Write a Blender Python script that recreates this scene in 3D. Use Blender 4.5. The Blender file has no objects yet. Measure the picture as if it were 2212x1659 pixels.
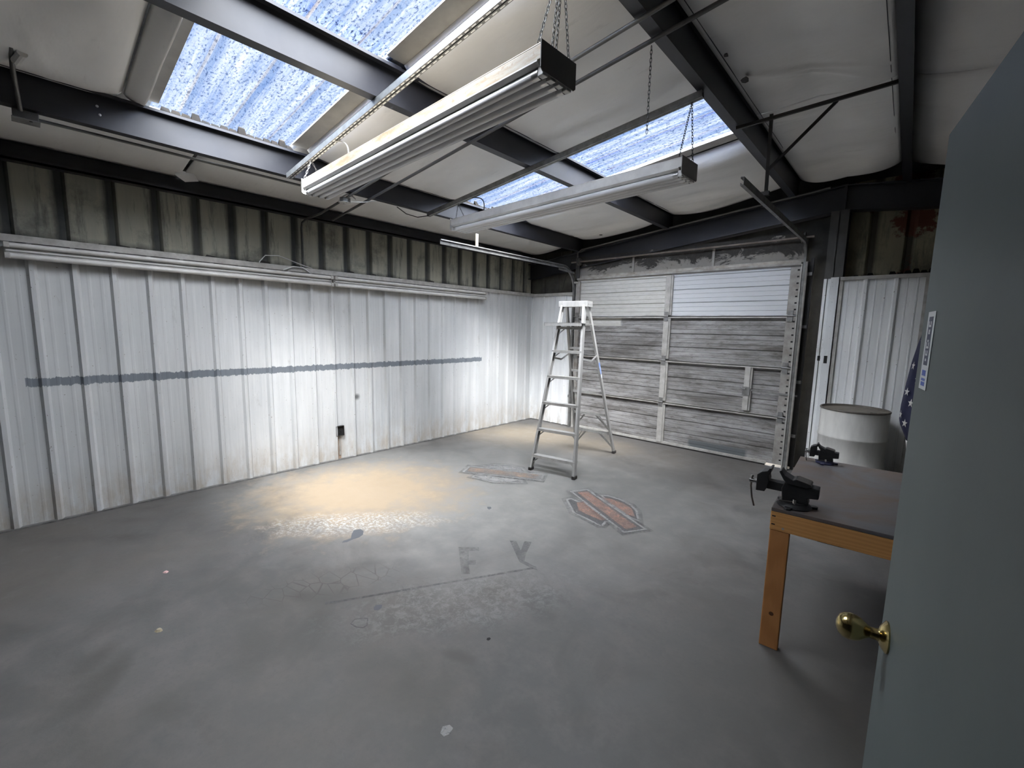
import bpy, bmesh, math, random
from mathutils import Vector, Matrix
random.seed(7)
scene = bpy.context.scene
col = scene.collection

# ------------------------------------------------------------------ camera
CAM = Vector((5.0067, -6.0693, 1.6283))
YAW, PIT, ROL = -0.732687, -0.126411, 0.020605
fw = Vector((math.sin(YAW) * math.cos(PIT), math.cos(YAW) * math.cos(PIT), math.sin(PIT)))
rt = fw.cross(Vector((0, 0, 1))).normalized()
up = rt.cross(fw)
r2 = math.cos(ROL) * rt + math.sin(ROL) * up
u2 = -math.sin(ROL) * rt + math.cos(ROL) * up
cd = bpy.data.cameras.new('camera')
cam = bpy.data.objects.new('camera', cd)
col.objects.link(cam)
M = Matrix((r2, u2, -fw)).transposed().to_4x4()
M.translation = CAM
cam.matrix_world = M
cd.sensor_width = 36.0
cd.lens = 942.985 / 2212 * 36.0
cd.clip_start = 0.02
scene.camera = cam

# ------------------------------------------------------------------ world, sun, exposure
SUN_STRENGTH = 7.2
SKY_STRENGTH = 0.205
EXPOSURE = 2.05
world = bpy.data.worlds.new('sky_world')
scene.world = world
world.use_nodes = True
wn = world.node_tree
bg = wn.nodes['Background']
bg.inputs['Color'].default_value = (0.50, 0.69, 1.0, 1)
bg.inputs['Strength'].default_value = SKY_STRENGTH

sd = bpy.data.lights.new('sun', 'SUN')
sd.energy = SUN_STRENGTH
sd.angle = math.radians(34)
sd.color = (1.0, 0.90, 0.75)
sun = bpy.data.objects.new('sun', sd)
col.objects.link(sun)
sun.location = (8, -9, 12)
sun.rotation_euler = Vector((-0.47, 0.39, -1.0)).to_track_quat('-Z', 'Y').to_euler()

# added fill sun, standing in for light the milky fibreglass scatters down
DAY_FILL_STRENGTH = 15.5
dd = bpy.data.lights.new('daylight_fill', 'SUN')
dd.energy = DAY_FILL_STRENGTH
dd.angle = math.radians(138)
dd.color = (1.0, 0.92, 0.80)
day_fill = bpy.data.objects.new('daylight_fill', dd)
col.objects.link(day_fill)
day_fill.location = (3, -4, 12)
day_fill.rotation_euler = Vector((-0.42, 0.30, -1.0)).to_track_quat('-Z', 'Y').to_euler()

ZB0, SL, RIDGE = 2.785, 0.108, 4.34
def zb(x):
    return ZB0 + SL * (x if x < RIDGE else 2 * RIDGE - x)

PANE_BAYS = ((0.93, 2.40), (2.40, 3.88))
SKY_Y = ((-5.32, -4.43), (-2.50, -1.62))
for (x0, x1) in PANE_BAYS:                     # light portals: they only guide sampling of the sky
    for (y0, y1) in SKY_Y:
        ld = bpy.data.lights.new('skylight_portal', 'AREA')
        ld.shape = 'RECTANGLE'
        ld.size = (x1 - x0)
        ld.size_y = (y1 - y0)
        ld.cycles.is_portal = True
        lo = bpy.data.objects.new('skylight_portal', ld)
        col.objects.link(lo)
        xm = (x0 + x1) / 2
        lo.location = (xm, (y0 + y1) / 2, zb(xm) + 0.36)
        lo.rotation_euler = (0, -math.atan(SL), 0)

vs = scene.view_settings
scene.display_settings.display_device = 'sRGB'
vs.view_transform = 'Standard'
vs.look = 'None'
vs.gamma = 1.0
vs.use_curve_mapping = False
vs.exposure = EXPOSURE
scene.cycles.max_bounces = 10
scene.cycles.diffuse_bounces = 6
scene.cycles.transparent_max_bounces = 12
scene.cycles.sample_clamp_indirect = 6.0
scene.cycles.caustics_reflective = False
scene.cycles.caustics_refractive = False

# ------------------------------------------------------------------ helpers
def tag(o, label=None, cat=None, group=None, kind=None):
    if label: o['label'] = label
    if cat: o['category'] = cat
    if group: o['group'] = group
    if kind: o['kind'] = kind
    return o

def empty(name, loc=(0, 0, 0), rz=0.0, parent=None):
    o = bpy.data.objects.new(name, None)
    o.empty_display_size = 0.1
    o.location = loc
    o.rotation_euler = (0, 0, rz)
    col.objects.link(o)
    if parent: o.parent = parent
    return o

class MB:
    def __init__(s):
        s.v, s.f = [], []
    def add(s, vs_, fs_):
        b = len(s.v)
        s.v += [tuple(p) for p in vs_]
        s.f += [tuple(i + b for i in f) for f in fs_]
        return s
    def box(s, a, b):
        x0, x1 = sorted((a[0], b[0])); y0, y1 = sorted((a[1], b[1])); z0, z1 = sorted((a[2], b[2]))
        return s.add([(x0, y0, z0), (x1, y0, z0), (x1, y1, z0), (x0, y1, z0), (x0, y0, z1), (x1, y0, z1), (x1, y1, z1), (x0, y1, z1)],
                     [(0, 3, 2, 1), (4, 5, 6, 7), (0, 1, 5, 4), (1, 2, 6, 5), (2, 3, 7, 6), (3, 0, 4, 7)])
    def beam(s, p, q, w, h, upv=(0, 0, 1)):
        p, q = Vector(p), Vector(q)
        d = (q - p).normalized()
        u = Vector(upv)
        if abs(d.dot(u)) > 0.98: u = Vector((0, 1, 0))
        r = d.cross(u).normalized(); u = r.cross(d)
        vs_ = []
        for c in (p, q):
            for (a, b) in ((-1, -1), (1, -1), (1, 1), (-1, 1)):
                vs_.append(c + r * a * w / 2 + u * b * h / 2)
        return s.add(vs_, [(0, 1, 2, 3), (7, 6, 5, 4), (0, 4, 5, 1), (1, 5, 6, 2), (2, 6, 7, 3), (3, 7, 4, 0)])
    def tube(s, pts, r, n=10, cap=True, closed=False):
        pts = [Vector(p) for p in pts]
        N = len(pts)
        rr = r if isinstance(r, (list, tuple)) else [r] * N
        pu = None
        rings = []
        for i, p in enumerate(pts):
            if closed: d = (pts[(i + 1) % N] - pts[i - 1]).normalized()
            else: d = (pts[min(i + 1, N - 1)] - pts[max(i - 1, 0)]).normalized()
            if pu is None:
                a = Vector((0, 0, 1)) if abs(d.z) < 0.9 else Vector((1, 0, 0))
                pu = (a - d * a.dot(d)).normalized()
            else:
                pu = (pu - d * pu.dot(d)).normalized()
            w = d.cross(pu)
            rings.append([p + (pu * math.cos(2 * math.pi * k / n) + w * math.sin(2 * math.pi * k / n)) * rr[i] for k in range(n)])
        vs_ = [v for ring in rings for v in ring]
        fs_ = []
        for i in range(N if closed else N - 1):
            j = (i + 1) % N
            for k in range(n):
                k2 = (k + 1) % n
                fs_.append((i * n + k, i * n + k2, j * n + k2, j * n + k))
        if cap and not closed:
            fs_.append(tuple(range(n - 1, -1, -1)))
            fs_.append(tuple((N - 1) * n + k for k in range(n)))
        return s.add(vs_, fs_)
    def lathe(s, prof, c=(0, 0, 0), axis='z', n=32):
        vs_, fs_ = [], []
        for (r, h) in prof:
            for k in range(n):
                a = 2 * math.pi * k / n
                p = (r * math.cos(a), r * math.sin(a), h)
                if axis == 'x': p = (p[2], p[0], p[1])
                if axis == 'y': p = (p[0], p[2], p[1])
                vs_.append((p[0] + c[0], p[1] + c[1], p[2] + c[2]))
        for i in range(len(prof) - 1):
            for k in range(n):
                k2 = (k + 1) % n
                fs_.append((i * n + k, i * n + k2, (i + 1) * n + k2, (i + 1) * n + k))
        return s.add(vs_, fs_)
    def prism(s, poly, a, b, axis='z'):
        n = len(poly)
        def P(u, v, h):
            return {'z': (u, v, h), 'y': (u, h, v), 'x': (h, u, v)}[axis]
        vs_ = [P(u, v, a) for u, v in poly] + [P(u, v, b) for u, v in poly]
        fs_ = [tuple(range(n - 1, -1, -1)), tuple(range(n, 2 * n))]
        fs_ += [(i, (i + 1) % n, n + (i + 1) % n, n + i) for i in range(n)]
        return s.add(vs_, fs_)
    def sheet(s, prof, axis, a, b, th=0.0015):
        """thin folded sheet: prof = [(along, depth)], extruded along axis from a to b"""
        def P(u, d, h):
            return {'yz': (d, u, h), 'xz': (u, d, h), 'zx': (h, d, u)}[axis]
        n = len(prof)
        vs_ = [P(u, d, a) for u, d in prof] + [P(u, d, b) for u, d in prof]
        vs_ += [P(u, d - th, a) for u, d in prof] + [P(u, d - th, b) for u, d in prof]
        fs_ = []
        for i in range(n - 1):
            fs_.append((i, i + 1, n + i + 1, n + i))
            fs_.append((2 * n + i, 3 * n + i, 3 * n + i + 1, 2 * n + i + 1))
        fs_ += [(0, n, 3 * n, 2 * n), (n - 1, 3 * n - 1, 4 * n - 1, 2 * n - 1)]
        for i in range(n - 1):
            fs_.append((i, 2 * n + i, 2 * n + i + 1, i + 1))
            fs_.append((n + i, n + i + 1, 3 * n + i + 1, 3 * n + i))
        return s.add(vs_, fs_)
    def build(s, name, mat, parent=None, smooth=False, bevel=0.0, loc=None, rot=None, recalc=True):
        me = bpy.data.meshes.new(name)
        me.from_pydata([tuple(v) for v in s.v], [], s.f)
        if recalc:
            bm = bmesh.new(); bm.from_mesh(me)
            bmesh.ops.recalc_face_normals(bm, faces=bm.faces)
            bm.to_mesh(me); bm.free()
        if mat: me.materials.append(mat)
        if smooth:
            for p in me.polygons: p.use_smooth = True
        o = bpy.data.objects.new(name, me)
        col.objects.link(o)
        if parent: o.parent = parent
        if loc: o.location = loc
        if rot: o.rotation_euler = rot
        if smooth:
            m = o.modifiers.new('edge', 'EDGE_SPLIT'); m.split_angle = math.radians(40)
        if bevel:
            m = o.modifiers.new('bevel', 'BEVEL'); m.width = bevel; m.segments = 2; m.limit_method = 'ANGLE'
        return o

def share(o, parent=None, loc=None, rot=None):
    c = o.copy(); col.objects.link(c)
    if parent: c.parent = parent
    if loc is not None: c.location = loc
    if rot is not None: c.rotation_euler = rot
    return c

# ------------------------------------------------------------------ materials
class NT:
    def __init__(s, name):
        s.m = bpy.data.materials.new(name); s.m.use_nodes = True
        s.t = s.m.node_tree; s.n = s.t.nodes; s.l = s.t.links
        s.b = s.n['Principled BSDF']; s.out = s.n['Material Output']
        tc = s.n.new('ShaderNodeTexCoord'); s.P = tc.outputs['Object']
    def mp(s, scale=(1, 1, 1), loc=(0, 0, 0), rot=(0, 0, 0), src=None):
        m = s.n.new('ShaderNodeMapping')
        m.inputs['Scale'].default_value = scale; m.inputs['Location'].default_value = loc; m.inputs['Rotation'].default_value = rot
        s.l.new(src or s.P, m.inputs['Vector']); return m.outputs[0]
    def noise(s, scale, detail=4, rough=0.55, src=None, dist=0.0):
        n = s.n.new('ShaderNodeTexNoise')
        n.inputs['Scale'].default_value = scale; n.inputs['Detail'].default_value = detail
        n.inputs['Roughness'].default_value = rough; n.inputs['Distortion'].default_value = dist
        s.l.new(src or s.P, n.inputs['Vector']); return n.outputs['Fac']
    def voro(s, scale, src=None, feat='F1'):
        n = s.n.new('ShaderNodeTexVoronoi'); n.feature = feat
        n.inputs['Scale'].default_value = scale
        s.l.new(src or s.P, n.inputs['Vector']); return n.outputs['Distance']
    def rng(s, v, a, b, c=0.0, d=1.0):
        m = s.n.new('ShaderNodeMapRange'); m.clamp = True
        m.inputs['From Min'].default_value = a; m.inputs['From Max'].default_value = b
        m.inputs['To Min'].default_value = c; m.inputs['To Max'].default_value = d
        s.l.new(v, m.inputs['Value']); return m.outputs[0]
    def math(s, op, a, b=None, c=None):
        m = s.n.new('ShaderNodeMath'); m.operation = op
        for i, x in enumerate((a, b, c)):
            if x is None: continue
            if isinstance(x, (int, float)): m.inputs[i].default_value = x
            else: s.l.new(x, m.inputs[i])
        return m.outputs[0]
    def mix(s, f, a, b):
        m = s.n.new('ShaderNodeMix'); m.data_type = 'RGBA'
        if isinstance(f, (int, float)): m.inputs[0].default_value = f
        else: s.l.new(f, m.inputs[0])
        for i, x in ((6, a), (7, b)):
            if isinstance(x, tuple): m.inputs[i].default_value = (*x[:3], 1)
            else: s.l.new(x, m.inputs[i])
        return m.outputs[2]
    def xyz(s):
        n = s.n.new('ShaderNodeSeparateXYZ'); s.l.new(s.P, n.inputs[0]); return n.outputs
    def set(s, color=None, rough=None, metal=None, spec=None):
        if color is not None:
            if isinstance(color, tuple): s.b.inputs['Base Color'].default_value = (*color[:3], 1)
            else: s.l.new(color, s.b.inputs['Base Color'])
        if rough is not None:
            if isinstance(rough, (int, float)): s.b.inputs['Roughness'].default_value = rough
            else: s.l.new(rough, s.b.inputs['Roughness'])
        if metal is not None: s.b.inputs['Metallic'].default_value = metal
        if spec is not None: s.b.inputs['Specular IOR Level'].default_value = spec
        return s
    def bump(s, h, strength=0.3, dist=0.01):
        b = s.n.new('ShaderNodeBump'); b.inputs['Strength'].default_value = strength; b.inputs['Distance'].default_value = dist
        s.l.new(h, b.inputs['Height']); s.l.new(b.outputs[0], s.b.inputs['Normal']); return s
    def spot(s, c, r, ang=0.0, soft=0.35, nz=None, amp=0.5):
        """0..1 mask of a ragged ellipse on the floor plane around c"""
        v = s.mp(scale=(1, 1, 0), loc=(-c[0], -c[1], 0))
        v = s.mp(rot=(0, 0, -ang), src=v)
        v = s.mp(scale=(1 / r[0], 1 / r[1], 0), src=v)
        L = s.n.new('ShaderNodeVectorMath'); L.operation = 'LENGTH'; s.l.new(v, L.inputs[0])
        d = L.outputs['Value']
        if nz is not None: d = s.math('ADD', d, s.math('MULTIPLY', s.math('SUBTRACT', nz, 0.5), amp * 2))
        return s.rng(d, 1.0 + soft, 1.0 - soft)

def simple(name, c1, c2=None, scale=6, rough=0.6, metal=0.0, stretch=(1, 1, 1), lo=0.35, hi=0.7, bump=0.0, spec=None, detail=5):
    t = NT(name)
    if c2 is None: t.set(c1, rough, metal, spec); return t.m
    v = t.mp(scale=stretch)
    n = t.noise(scale, detail, 0.6, v)
    t.set(t.mix(t.rng(n, lo, hi), c1, c2), rough, metal, spec)
    if bump: t.bump(n, bump, 0.004)
    return t.m

# concrete floor
def floor_mat():
    t = NT('floor_concrete')
    n1 = t.noise(0.9, 6, 0.6); n2 = t.noise(5.5, 8, 0.65); n3 = t.noise(38, 6, 0.7); n4 = t.noise(2.2, 6, 0.6, t.mp(scale=(1, 1, 1), loc=(7, 3, 0), rot=(0, 0, 0.6)), 0.6)
    c = t.mix(t.rng(n1, 0.3, 0.7), (0.088, 0.086, 0.083), (0.120, 0.117, 0.112))
    c = t.mix(t.rng(n2, 0.42, 0.70, 0, 0.75), c, (0.160, 0.147, 0.140))
    c = t.mix(t.rng(n4, 0.52, 0.70, 0, 0.6), c, (0.070, 0.068, 0.064))
    c = t.mix(t.rng(n3, 0.50, 0.75, 0, 0.45), c, (0.075, 0.087, 0.082))
    S = t.spot
    c = t.mix(t.rng(t.noise(0.55, 5, 0.6, t.mp(loc=(3, 9, 0))), 0.45, 0.65, 0, 0.5), c, (0.125, 0.110, 0.092))
    # pale ragged dusting over the middle and back, lightened further as painted sunlight
    lit_dust = t.mix(t.rng(n2, 0.38, 0.68), (0.155, 0.153, 0.147), (0.225, 0.22, 0.208))
    c = t.mix(t.math('MULTIPLY', S((1.95, -3.0), (2.5, 1.55), 0.55, 0.22, n4, 0.45), 0.8), c, lit_dust)
    lit_dust2 = t.mix(t.rng(n2, 0.38, 0.68), (0.20, 0.197, 0.19), (0.27, 0.264, 0.25))
    c = t.mix(t.math('MULTIPLY', S((1.5, -3.3), (1.5, 0.9), 0.6, 0.4, n4, 0.6), 0.8), c, lit_dust2)
    c = t.mix(t.math('MULTIPLY', S((1.15, -3.95), (0.85, 0.75), 0.9, 0.45, n2, 0.9), 0.75), c, (0.40, 0.30, 0.19))  # tan stain, its colour raised to brighten the sunlit patch
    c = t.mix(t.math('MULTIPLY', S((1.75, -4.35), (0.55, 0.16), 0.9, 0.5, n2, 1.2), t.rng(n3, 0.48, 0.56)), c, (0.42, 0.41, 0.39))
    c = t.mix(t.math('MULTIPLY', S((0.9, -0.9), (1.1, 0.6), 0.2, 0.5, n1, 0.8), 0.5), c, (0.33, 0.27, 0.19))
    # flaking pale patch and dark scuffs in the middle of the floor
    fl = S((3.18, -4.42), (0.62, 0.24), 1.05, 0.4, n2, 0.9)
    v = t.rng(t.noise(19, 9, 0.85, dist=0.5), 0.46, 0.58)
    c = t.mix(t.math('MULTIPLY', t.math('MULTIPLY', fl, v), 0.3), c, (0.33, 0.325, 0.31))
    for (p, r, a, k) in (((0.41, -5.61), (0.17, 0.06), 0.9, 0.6), ((0.75, -5.69), (0.16, 0.05), 0.9, 0.75), ((0.50, -6.0), (0.25, 0.07), 0.9, 0.5),
                         ((2.22, -5.95), (0.05, 0.09), 0.8, 0.7), ((2.47, -5.96), (0.17, 0.05), -0.5, 0.75), ((2.44, -5.08), (0.06, 0.05), 0.5, 0.9),
                         ((2.55, -5.0), (0.24, 0.07), 1.0, 0.45), ((2.38, -4.70), (0.22, 0.05), 1.0, 0.3), ((3.5, -4.75), (0.08, 0.03), 0.4, 0.8),
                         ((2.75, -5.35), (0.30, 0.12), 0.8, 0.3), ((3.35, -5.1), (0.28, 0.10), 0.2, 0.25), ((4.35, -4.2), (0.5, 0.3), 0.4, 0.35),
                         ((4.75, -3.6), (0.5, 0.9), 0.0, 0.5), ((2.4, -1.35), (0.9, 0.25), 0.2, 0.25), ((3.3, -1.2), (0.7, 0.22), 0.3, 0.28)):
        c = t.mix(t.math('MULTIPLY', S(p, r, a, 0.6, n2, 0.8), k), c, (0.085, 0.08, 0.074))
    rg = t.voro(7.0, t.mp(scale=(1, 1.6, 1), rot=(0, 0, 0.9)), 'DISTANCE_TO_EDGE')
    rings = t.math('MULTIPLY', S((2.42, -4.93), (0.42, 0.13), 1.15, 0.3, n2, 0.6), t.rng(rg, 0.035, 0.012))
    c = t.mix(t.math('MULTIPLY', rings, 0.7), c, (0.07, 0.064, 0.058))
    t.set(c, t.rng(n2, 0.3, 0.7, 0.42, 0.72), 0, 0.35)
    t.bump(t.math('ADD', n3, t.math('MULTIPLY', n2, 2.0)), 0.12, 0.006)
    return t.m
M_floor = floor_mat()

def liner_mat(name, stripe=False, k=1.0):
    t = NT(name)
    x, y, z = t.xyz()
    st = (9, 9, 0.5)
    n1 = t.noise(1.0, 6, 0.65, t.mp(scale=st)); n2 = t.noise(9, 6, 0.7, t.mp(scale=(1, 1, 0.35))); n3 = t.noise(1.1, 5)
    c = t.mix(t.rng(n1, 0.35, 0.7), (0.66 * k, 0.665 * k, 0.66 * k), (0.52 * k, 0.53 * k, 0.53 * k))
    c = t.mix(t.rng(n3, 0.45, 0.75, 0, 0.6), c, (0.47 * k, 0.49 * k, 0.50 * k))
    c = t.mix(t.rng(n2, 0.62, 0.8, 0, 0.7), c, (0.34, 0.33, 0.31))
    low = t.rng(z, 0.45, 0.0)
    c = t.mix(t.math('MULTIPLY', low, t.rng(n2, 0.40, 0.62, 0, 0.75)), c, (0.40, 0.34, 0.26))
    sp = t.rng(t.noise(55, 2), 0.70, 0.76)
    c = t.mix(sp, c, (0.22, 0.19, 0.16))
    if stripe:
        nz = t.noise(26, 6, 0.75, t.mp(scale=(1, 1, 0.25)))
        zz = t.math('ADD', z, t.math('MULTIPLY', t.math('SUBTRACT', nz, 0.5), 0.075))
        m = t.math('MULTIPLY', t.rng(zz, 1.100, 1.104), t.rng(zz, 1.170, 1.166))
        m = t.math('MULTIPLY', m, t.math('MULTIPLY', t.rng(y, -6.105, -6.10), t.rng(y, -1.235, -1.24)))
        c = t.mix(m, c, (0.19, 0.21, 0.235))
        # rust run under the outlet box, soot smudge
        r = t.math('MULTIPLY', t.rng(t.math('ABSOLUTE', t.math('ADD', y, 3.622)), 0.03, 0.012), t.math('MULTIPLY', t.rng(z, 0.30, 0.28), t.rng(n2, 0.3, 0.6, 0.3, 0.9)))
        c = t.mix(r, c, (0.30, 0.16, 0.07))
        yy = t.math('ADD', y, 3.377); z2 = t.math('SUBTRACT', z, 0.749)
        d = t.math('SQRT', t.math('ADD', t.math('MULTIPLY', yy, yy), t.math('MULTIPLY', z2, z2)))
        c = t.mix(t.rng(d, 0.05, 0.015, 0, 0.85), c, (0.08, 0.08, 0.08))
    t.set(c, 0.42, 0.0, 0.45)
    return t.m
M_liner = liner_mat('white_liner_paint', True)
M_liner_b = liner_mat('white_liner_paint_lifted', False, 1.32)  # lighter copy of the liner paint, offsetting the dim light at the back

def siding_mat(name, c1, c2, period, off, dirt, axis='y', rust=False):
    t = NT(name)
    o = t.xyz(); u = o[1] if axis == 'y' else o[0]; z = o[2]
    n1 = t.noise(1.0, 6, 0.7, t.mp(scale=(7, 7, 0.6))); n2 = t.noise(14, 5, 0.7, t.mp(scale=(1, 1, 0.12)))
    c = t.mix(t.rng(n1, 0.35, 0.7), c1, c2)
    ph = t.math('PINGPONG', t.math('ADD', u, -off), period / 2)
    band = t.math('ADD', ph, t.math('MULTIPLY', t.math('SUBTRACT', n2, 0.5), 0.03))
    c = t.mix(t.rng(band, 0.060, 0.015, 0, 0.85), c, dirt)
    c = t.mix(t.rng(n2, 0.52, 0.70, 0, 0.7), c, dirt)
    c = t.mix(t.rng(t.noise(2.2, 6, 0.7), 0.52, 0.7, 0, 0.6), c, dirt)
    n3 = t.noise(5, 5)
    c = t.mix(t.math('MULTIPLY', t.rng(t.math('ADD', z, t.math('MULTIPLY', n3, 0.1)), 2.36, 2.30), 0.85), c, dirt)
    if rust:
        n4 = t.noise(3.2, 6, 0.7, t.mp(loc=(1.3, 0, 0.4)))
        hi = t.math('ADD', n4, t.rng(t.math('ABSOLUTE', t.math('SUBTRACT', u, 4.93)), 0.25, 0.0, 0, 0.16))
        hi = t.math('ADD', hi, t.rng(z, 2.55, 2.85, 0, 0.18))
        c = t.mix(t.rng(hi, 0.70, 0.76), c, (0.10, 0.035, 0.02))
    t.set(c, 0.6, 0, 0.3)
    return t.m
M_siding = siding_mat('siding_olive_grey', (0.56, 0.54, 0.43), (0.42, 0.415, 0.34), 0.305, -6.106, (0.035, 0.042, 0.05))
M_siding_b = siding_mat('siding_yellow_grey', (0.30, 0.275, 0.18), (0.22, 0.20, 0.14), 0.305, 4.61, (0.03, 0.025, 0.02), 'x', True)
M_siding_dark = simple('siding_dark', (0.05, 0.05, 0.045), (0.02, 0.02, 0.02), 5, 0.7)  # even dark tone for wall shells and the shaded recess

M_steel = simple('dark_grey_steel_paint', (0.027, 0.028, 0.034), (0.019, 0.020, 0.026), 5, 0.40, 0.0, spec=0.5)
M_steel2 = simple('warm_grey_steel_paint', (0.085, 0.083, 0.078), (0.055, 0.054, 0.052), 4, 0.55)
M_black = simple('black_steel', (0.022, 0.021, 0.020), (0.035, 0.03, 0.027), 8, 0.5)
M_galv = simple('galvanised_steel', (0.30, 0.32, 0.33), (0.20, 0.215, 0.22), 18, 0.38, 0.75)
M_galv_dull = simple('dull_galvanised', (0.30, 0.30, 0.29), (0.17, 0.165, 0.16), 14, 0.5, 0.6)
M_chain = simple('chain_steel', (0.10, 0.10, 0.10), (0.05, 0.05, 0.05), 30, 0.45, 0.7)
M_chain_b = simple('bright_chain_steel', (0.55, 0.55, 0.55), (0.35, 0.35, 0.35), 30, 0.35, 0.8)
M_alu = simple('worn_aluminium', (0.50, 0.495, 0.48), (0.38, 0.375, 0.36), 7, 0.42, 0.35, stretch=(3, 3, 0.6))
M_vinyl = None
def vinyl_mat():
    t = NT('white_vinyl_facing')
    n1 = t.noise(1.4, 6, 0.6); n2 = t.noise(6, 5, 0.65, t.mp(scale=(0.5, 2.2, 1)))
    c = t.mix(t.rng(n1, 0.35, 0.7), (0.90, 0.895, 0.88), (0.82, 0.815, 0.80))
    c = t.mix(t.rng(n2, 0.62, 0.82, 0, 0.4), c, (0.40, 0.40, 0.39))
    t.set(c, 0.5, 0, 0.35)
    t.bump(t.noise(3.5, 4, 0.5, t.mp(scale=(0.7, 1.6, 1))), 0.35, 0.03)
    return t.m
M_vinyl = vinyl_mat()
M_curb = simple('beige_grey_curb', (0.40, 0.385, 0.35), (0.33, 0.315, 0.285), 9, 0.6)
M_near_black = simple('near_black_edge', (0.011, 0.009, 0.008), (0.006, 0.006, 0.005), 20, 0.9, spec=0.1)  # near-black in place of the shade on the backlit closure strips
M_fix_white = simple('fixture_white_enamel', (0.70, 0.69, 0.66), (0.55, 0.54, 0.52), 9, 0.35)
def rusty_enamel():
    t = NT('rusty_cream_enamel')
    n = t.noise(6, 7, 0.75, t.mp(scale=(0.5, 3, 3))); n2 = t.noise(40, 4, 0.6)
    c = t.mix(t.rng(n, 0.4, 0.62), (0.40, 0.38, 0.33), (0.30, 0.22, 0.13))
    c = t.mix(t.rng(n2, 0.62, 0.75, 0, 0.7), c, (0.24, 0.14, 0.07))
    t.set(c, 0.45)
    return t.m
M_fix_rust = rusty_enamel()
M_tube = simple('unlit_tube_glass', (0.74, 0.74, 0.74), (0.66, 0.66, 0.67), 3, 0.16, 0.0, stretch=(0.4, 4, 4), spec=0.6)
M_cap = simple('tube_cap_metal', (0.62, 0.62, 0.62), (0.45, 0.45, 0.45), 20, 0.3, 0.8)
M_endplate = simple('grey_end_plate', (0.13, 0.125, 0.12), (0.10, 0.098, 0.094), 8, 0.55)
M_endplate2 = simple('pale_grey_end_plate', (0.34, 0.33, 0.32), (0.27, 0.265, 0.255), 8, 0.55)
M_conduit = simple('grey_conduit', (0.16, 0.16, 0.155), (0.11, 0.11, 0.105), 12, 0.45, 0.5)
M_cable_w = simple('white_cable', (0.62, 0.62, 0.60), rough=0.5)
M_cable_k = simple('black_cable', (0.03, 0.03, 0.03), rough=0.5)
M_brass = simple('polished_brass', (0.58, 0.47, 0.22), (0.42, 0.33, 0.14), 9, 0.17, 1.0)
M_teal = None
def teal_mat():
    t = NT('slate_green_door_paint')
    n1 = t.noise(1.6, 5); n2 = t.noise(26, 5, 0.7)
    c = t.mix(t.rng(n1, 0.35, 0.65), (0.125, 0.150, 0.148), (0.100, 0.122, 0.124))
    c = t.mix(t.rng(n2, 0.74, 0.80), c, (0.05, 0.055, 0.055))
    t.set(c, 0.48, 0, 0.4)
    t.bump(t.noise(60, 3), 0.05, 0.002)
    return t.m
M_teal = teal_mat()
def wood_mat(name, c1, c2, c3, ax=(1.2, 14, 14)):
    t = NT(name)
    w = t.n.new('ShaderNodeTexWave'); w.wave_type = 'RINGS'; w.inputs['Scale'].default_value = 1.3
    w.inputs['Distortion'].default_value = 6; w.inputs['Detail'].default_value = 4
    t.l.new(t.mp(scale=ax), w.inputs['Vector'])
    n = t.noise(3, 5)
    c = t.mix(t.rng(w.outputs['Fac'], 0.1, 0.9, 0, 0.6), c1, c2)
    c = t.mix(t.rng(n, 0.55, 0.75, 0, 0.5), c, c3)
    t.set(c, 0.5, 0, 0.4)
    return t.m
M_wood = wood_mat('orange_pine', (0.72, 0.37, 0.13), (0.60, 0.29, 0.095), (0.48, 0.23, 0.075))
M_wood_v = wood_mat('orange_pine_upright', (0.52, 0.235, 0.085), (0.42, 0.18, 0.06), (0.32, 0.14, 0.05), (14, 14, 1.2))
def bench_mat():
    t = NT('stained_bench_top')
    n1 = t.noise(2.6, 6, 0.65, dist=0.6); n2 = t.noise(18, 6, 0.7, t.mp(scale=(0.4, 2, 1)))
    c = t.mix(t.rng(n1, 0.38, 0.62), (0.115, 0.115, 0.125), (0.16, 0.118, 0.095))
    c = t.mix(t.rng(n2, 0.55, 0.8, 0, 0.6), c, (0.075, 0.07, 0.068))
    t.set(c, t.rng(n1, 0.3, 0.7, 0.28, 0.5), 0, 0.5)
    return t.m
M_bench = bench_mat()
M_drum = simple('off_white_drum_paint', (0.68, 0.67, 0.63), (0.54, 0.53, 0.50), 5, 0.38, 0.0, stretch=(2, 2, 0.5))
M_drum_top = simple('dirty_drum_lid', (0.17, 0.15, 0.12), (0.10, 0.085, 0.065), 7, 0.6)
M_drum_rim = simple('dark_drum_rim', (0.09, 0.08, 0.065), (0.16, 0.14, 0.12), 16, 0.5)
M_vise = simple('black_cast_iron', (0.022, 0.023, 0.025), (0.035, 0.035, 0.036), 14, 0.42, 0.3)
M_vise_worn = simple('worn_vise_steel', (0.15, 0.135, 0.12), (0.08, 0.075, 0.07), 16, 0.45, 0.6)
M_vise_blue = simple('dark_blue_vise_paint', (0.03, 0.035, 0.11), (0.03, 0.03, 0.05), 12, 0.4)
M_chrome = simple('chrome_steel', (0.62, 0.62, 0.62), (0.5, 0.5, 0.5), 10, 0.2, 1.0)
M_navy = simple('navy_flag_cloth', (0.012, 0.015, 0.05), (0.018, 0.022, 0.065), 20, 0.8)
M_flagwhite = simple('white_flag_cloth', (0.70, 0.69, 0.66), (0.60, 0.59, 0.56), 10, 0.8)
M_flagred = simple('red_flag_cloth', (0.30, 0.02, 0.025), (0.22, 0.015, 0.02), 10, 0.8)
M_paper = simple('white_sticker', (0.72, 0.74, 0.75), (0.66, 0.68, 0.69), 8, 0.4)
M_ink = simple('dark_blue_ink', (0.035, 0.045, 0.10), rough=0.4)
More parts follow.
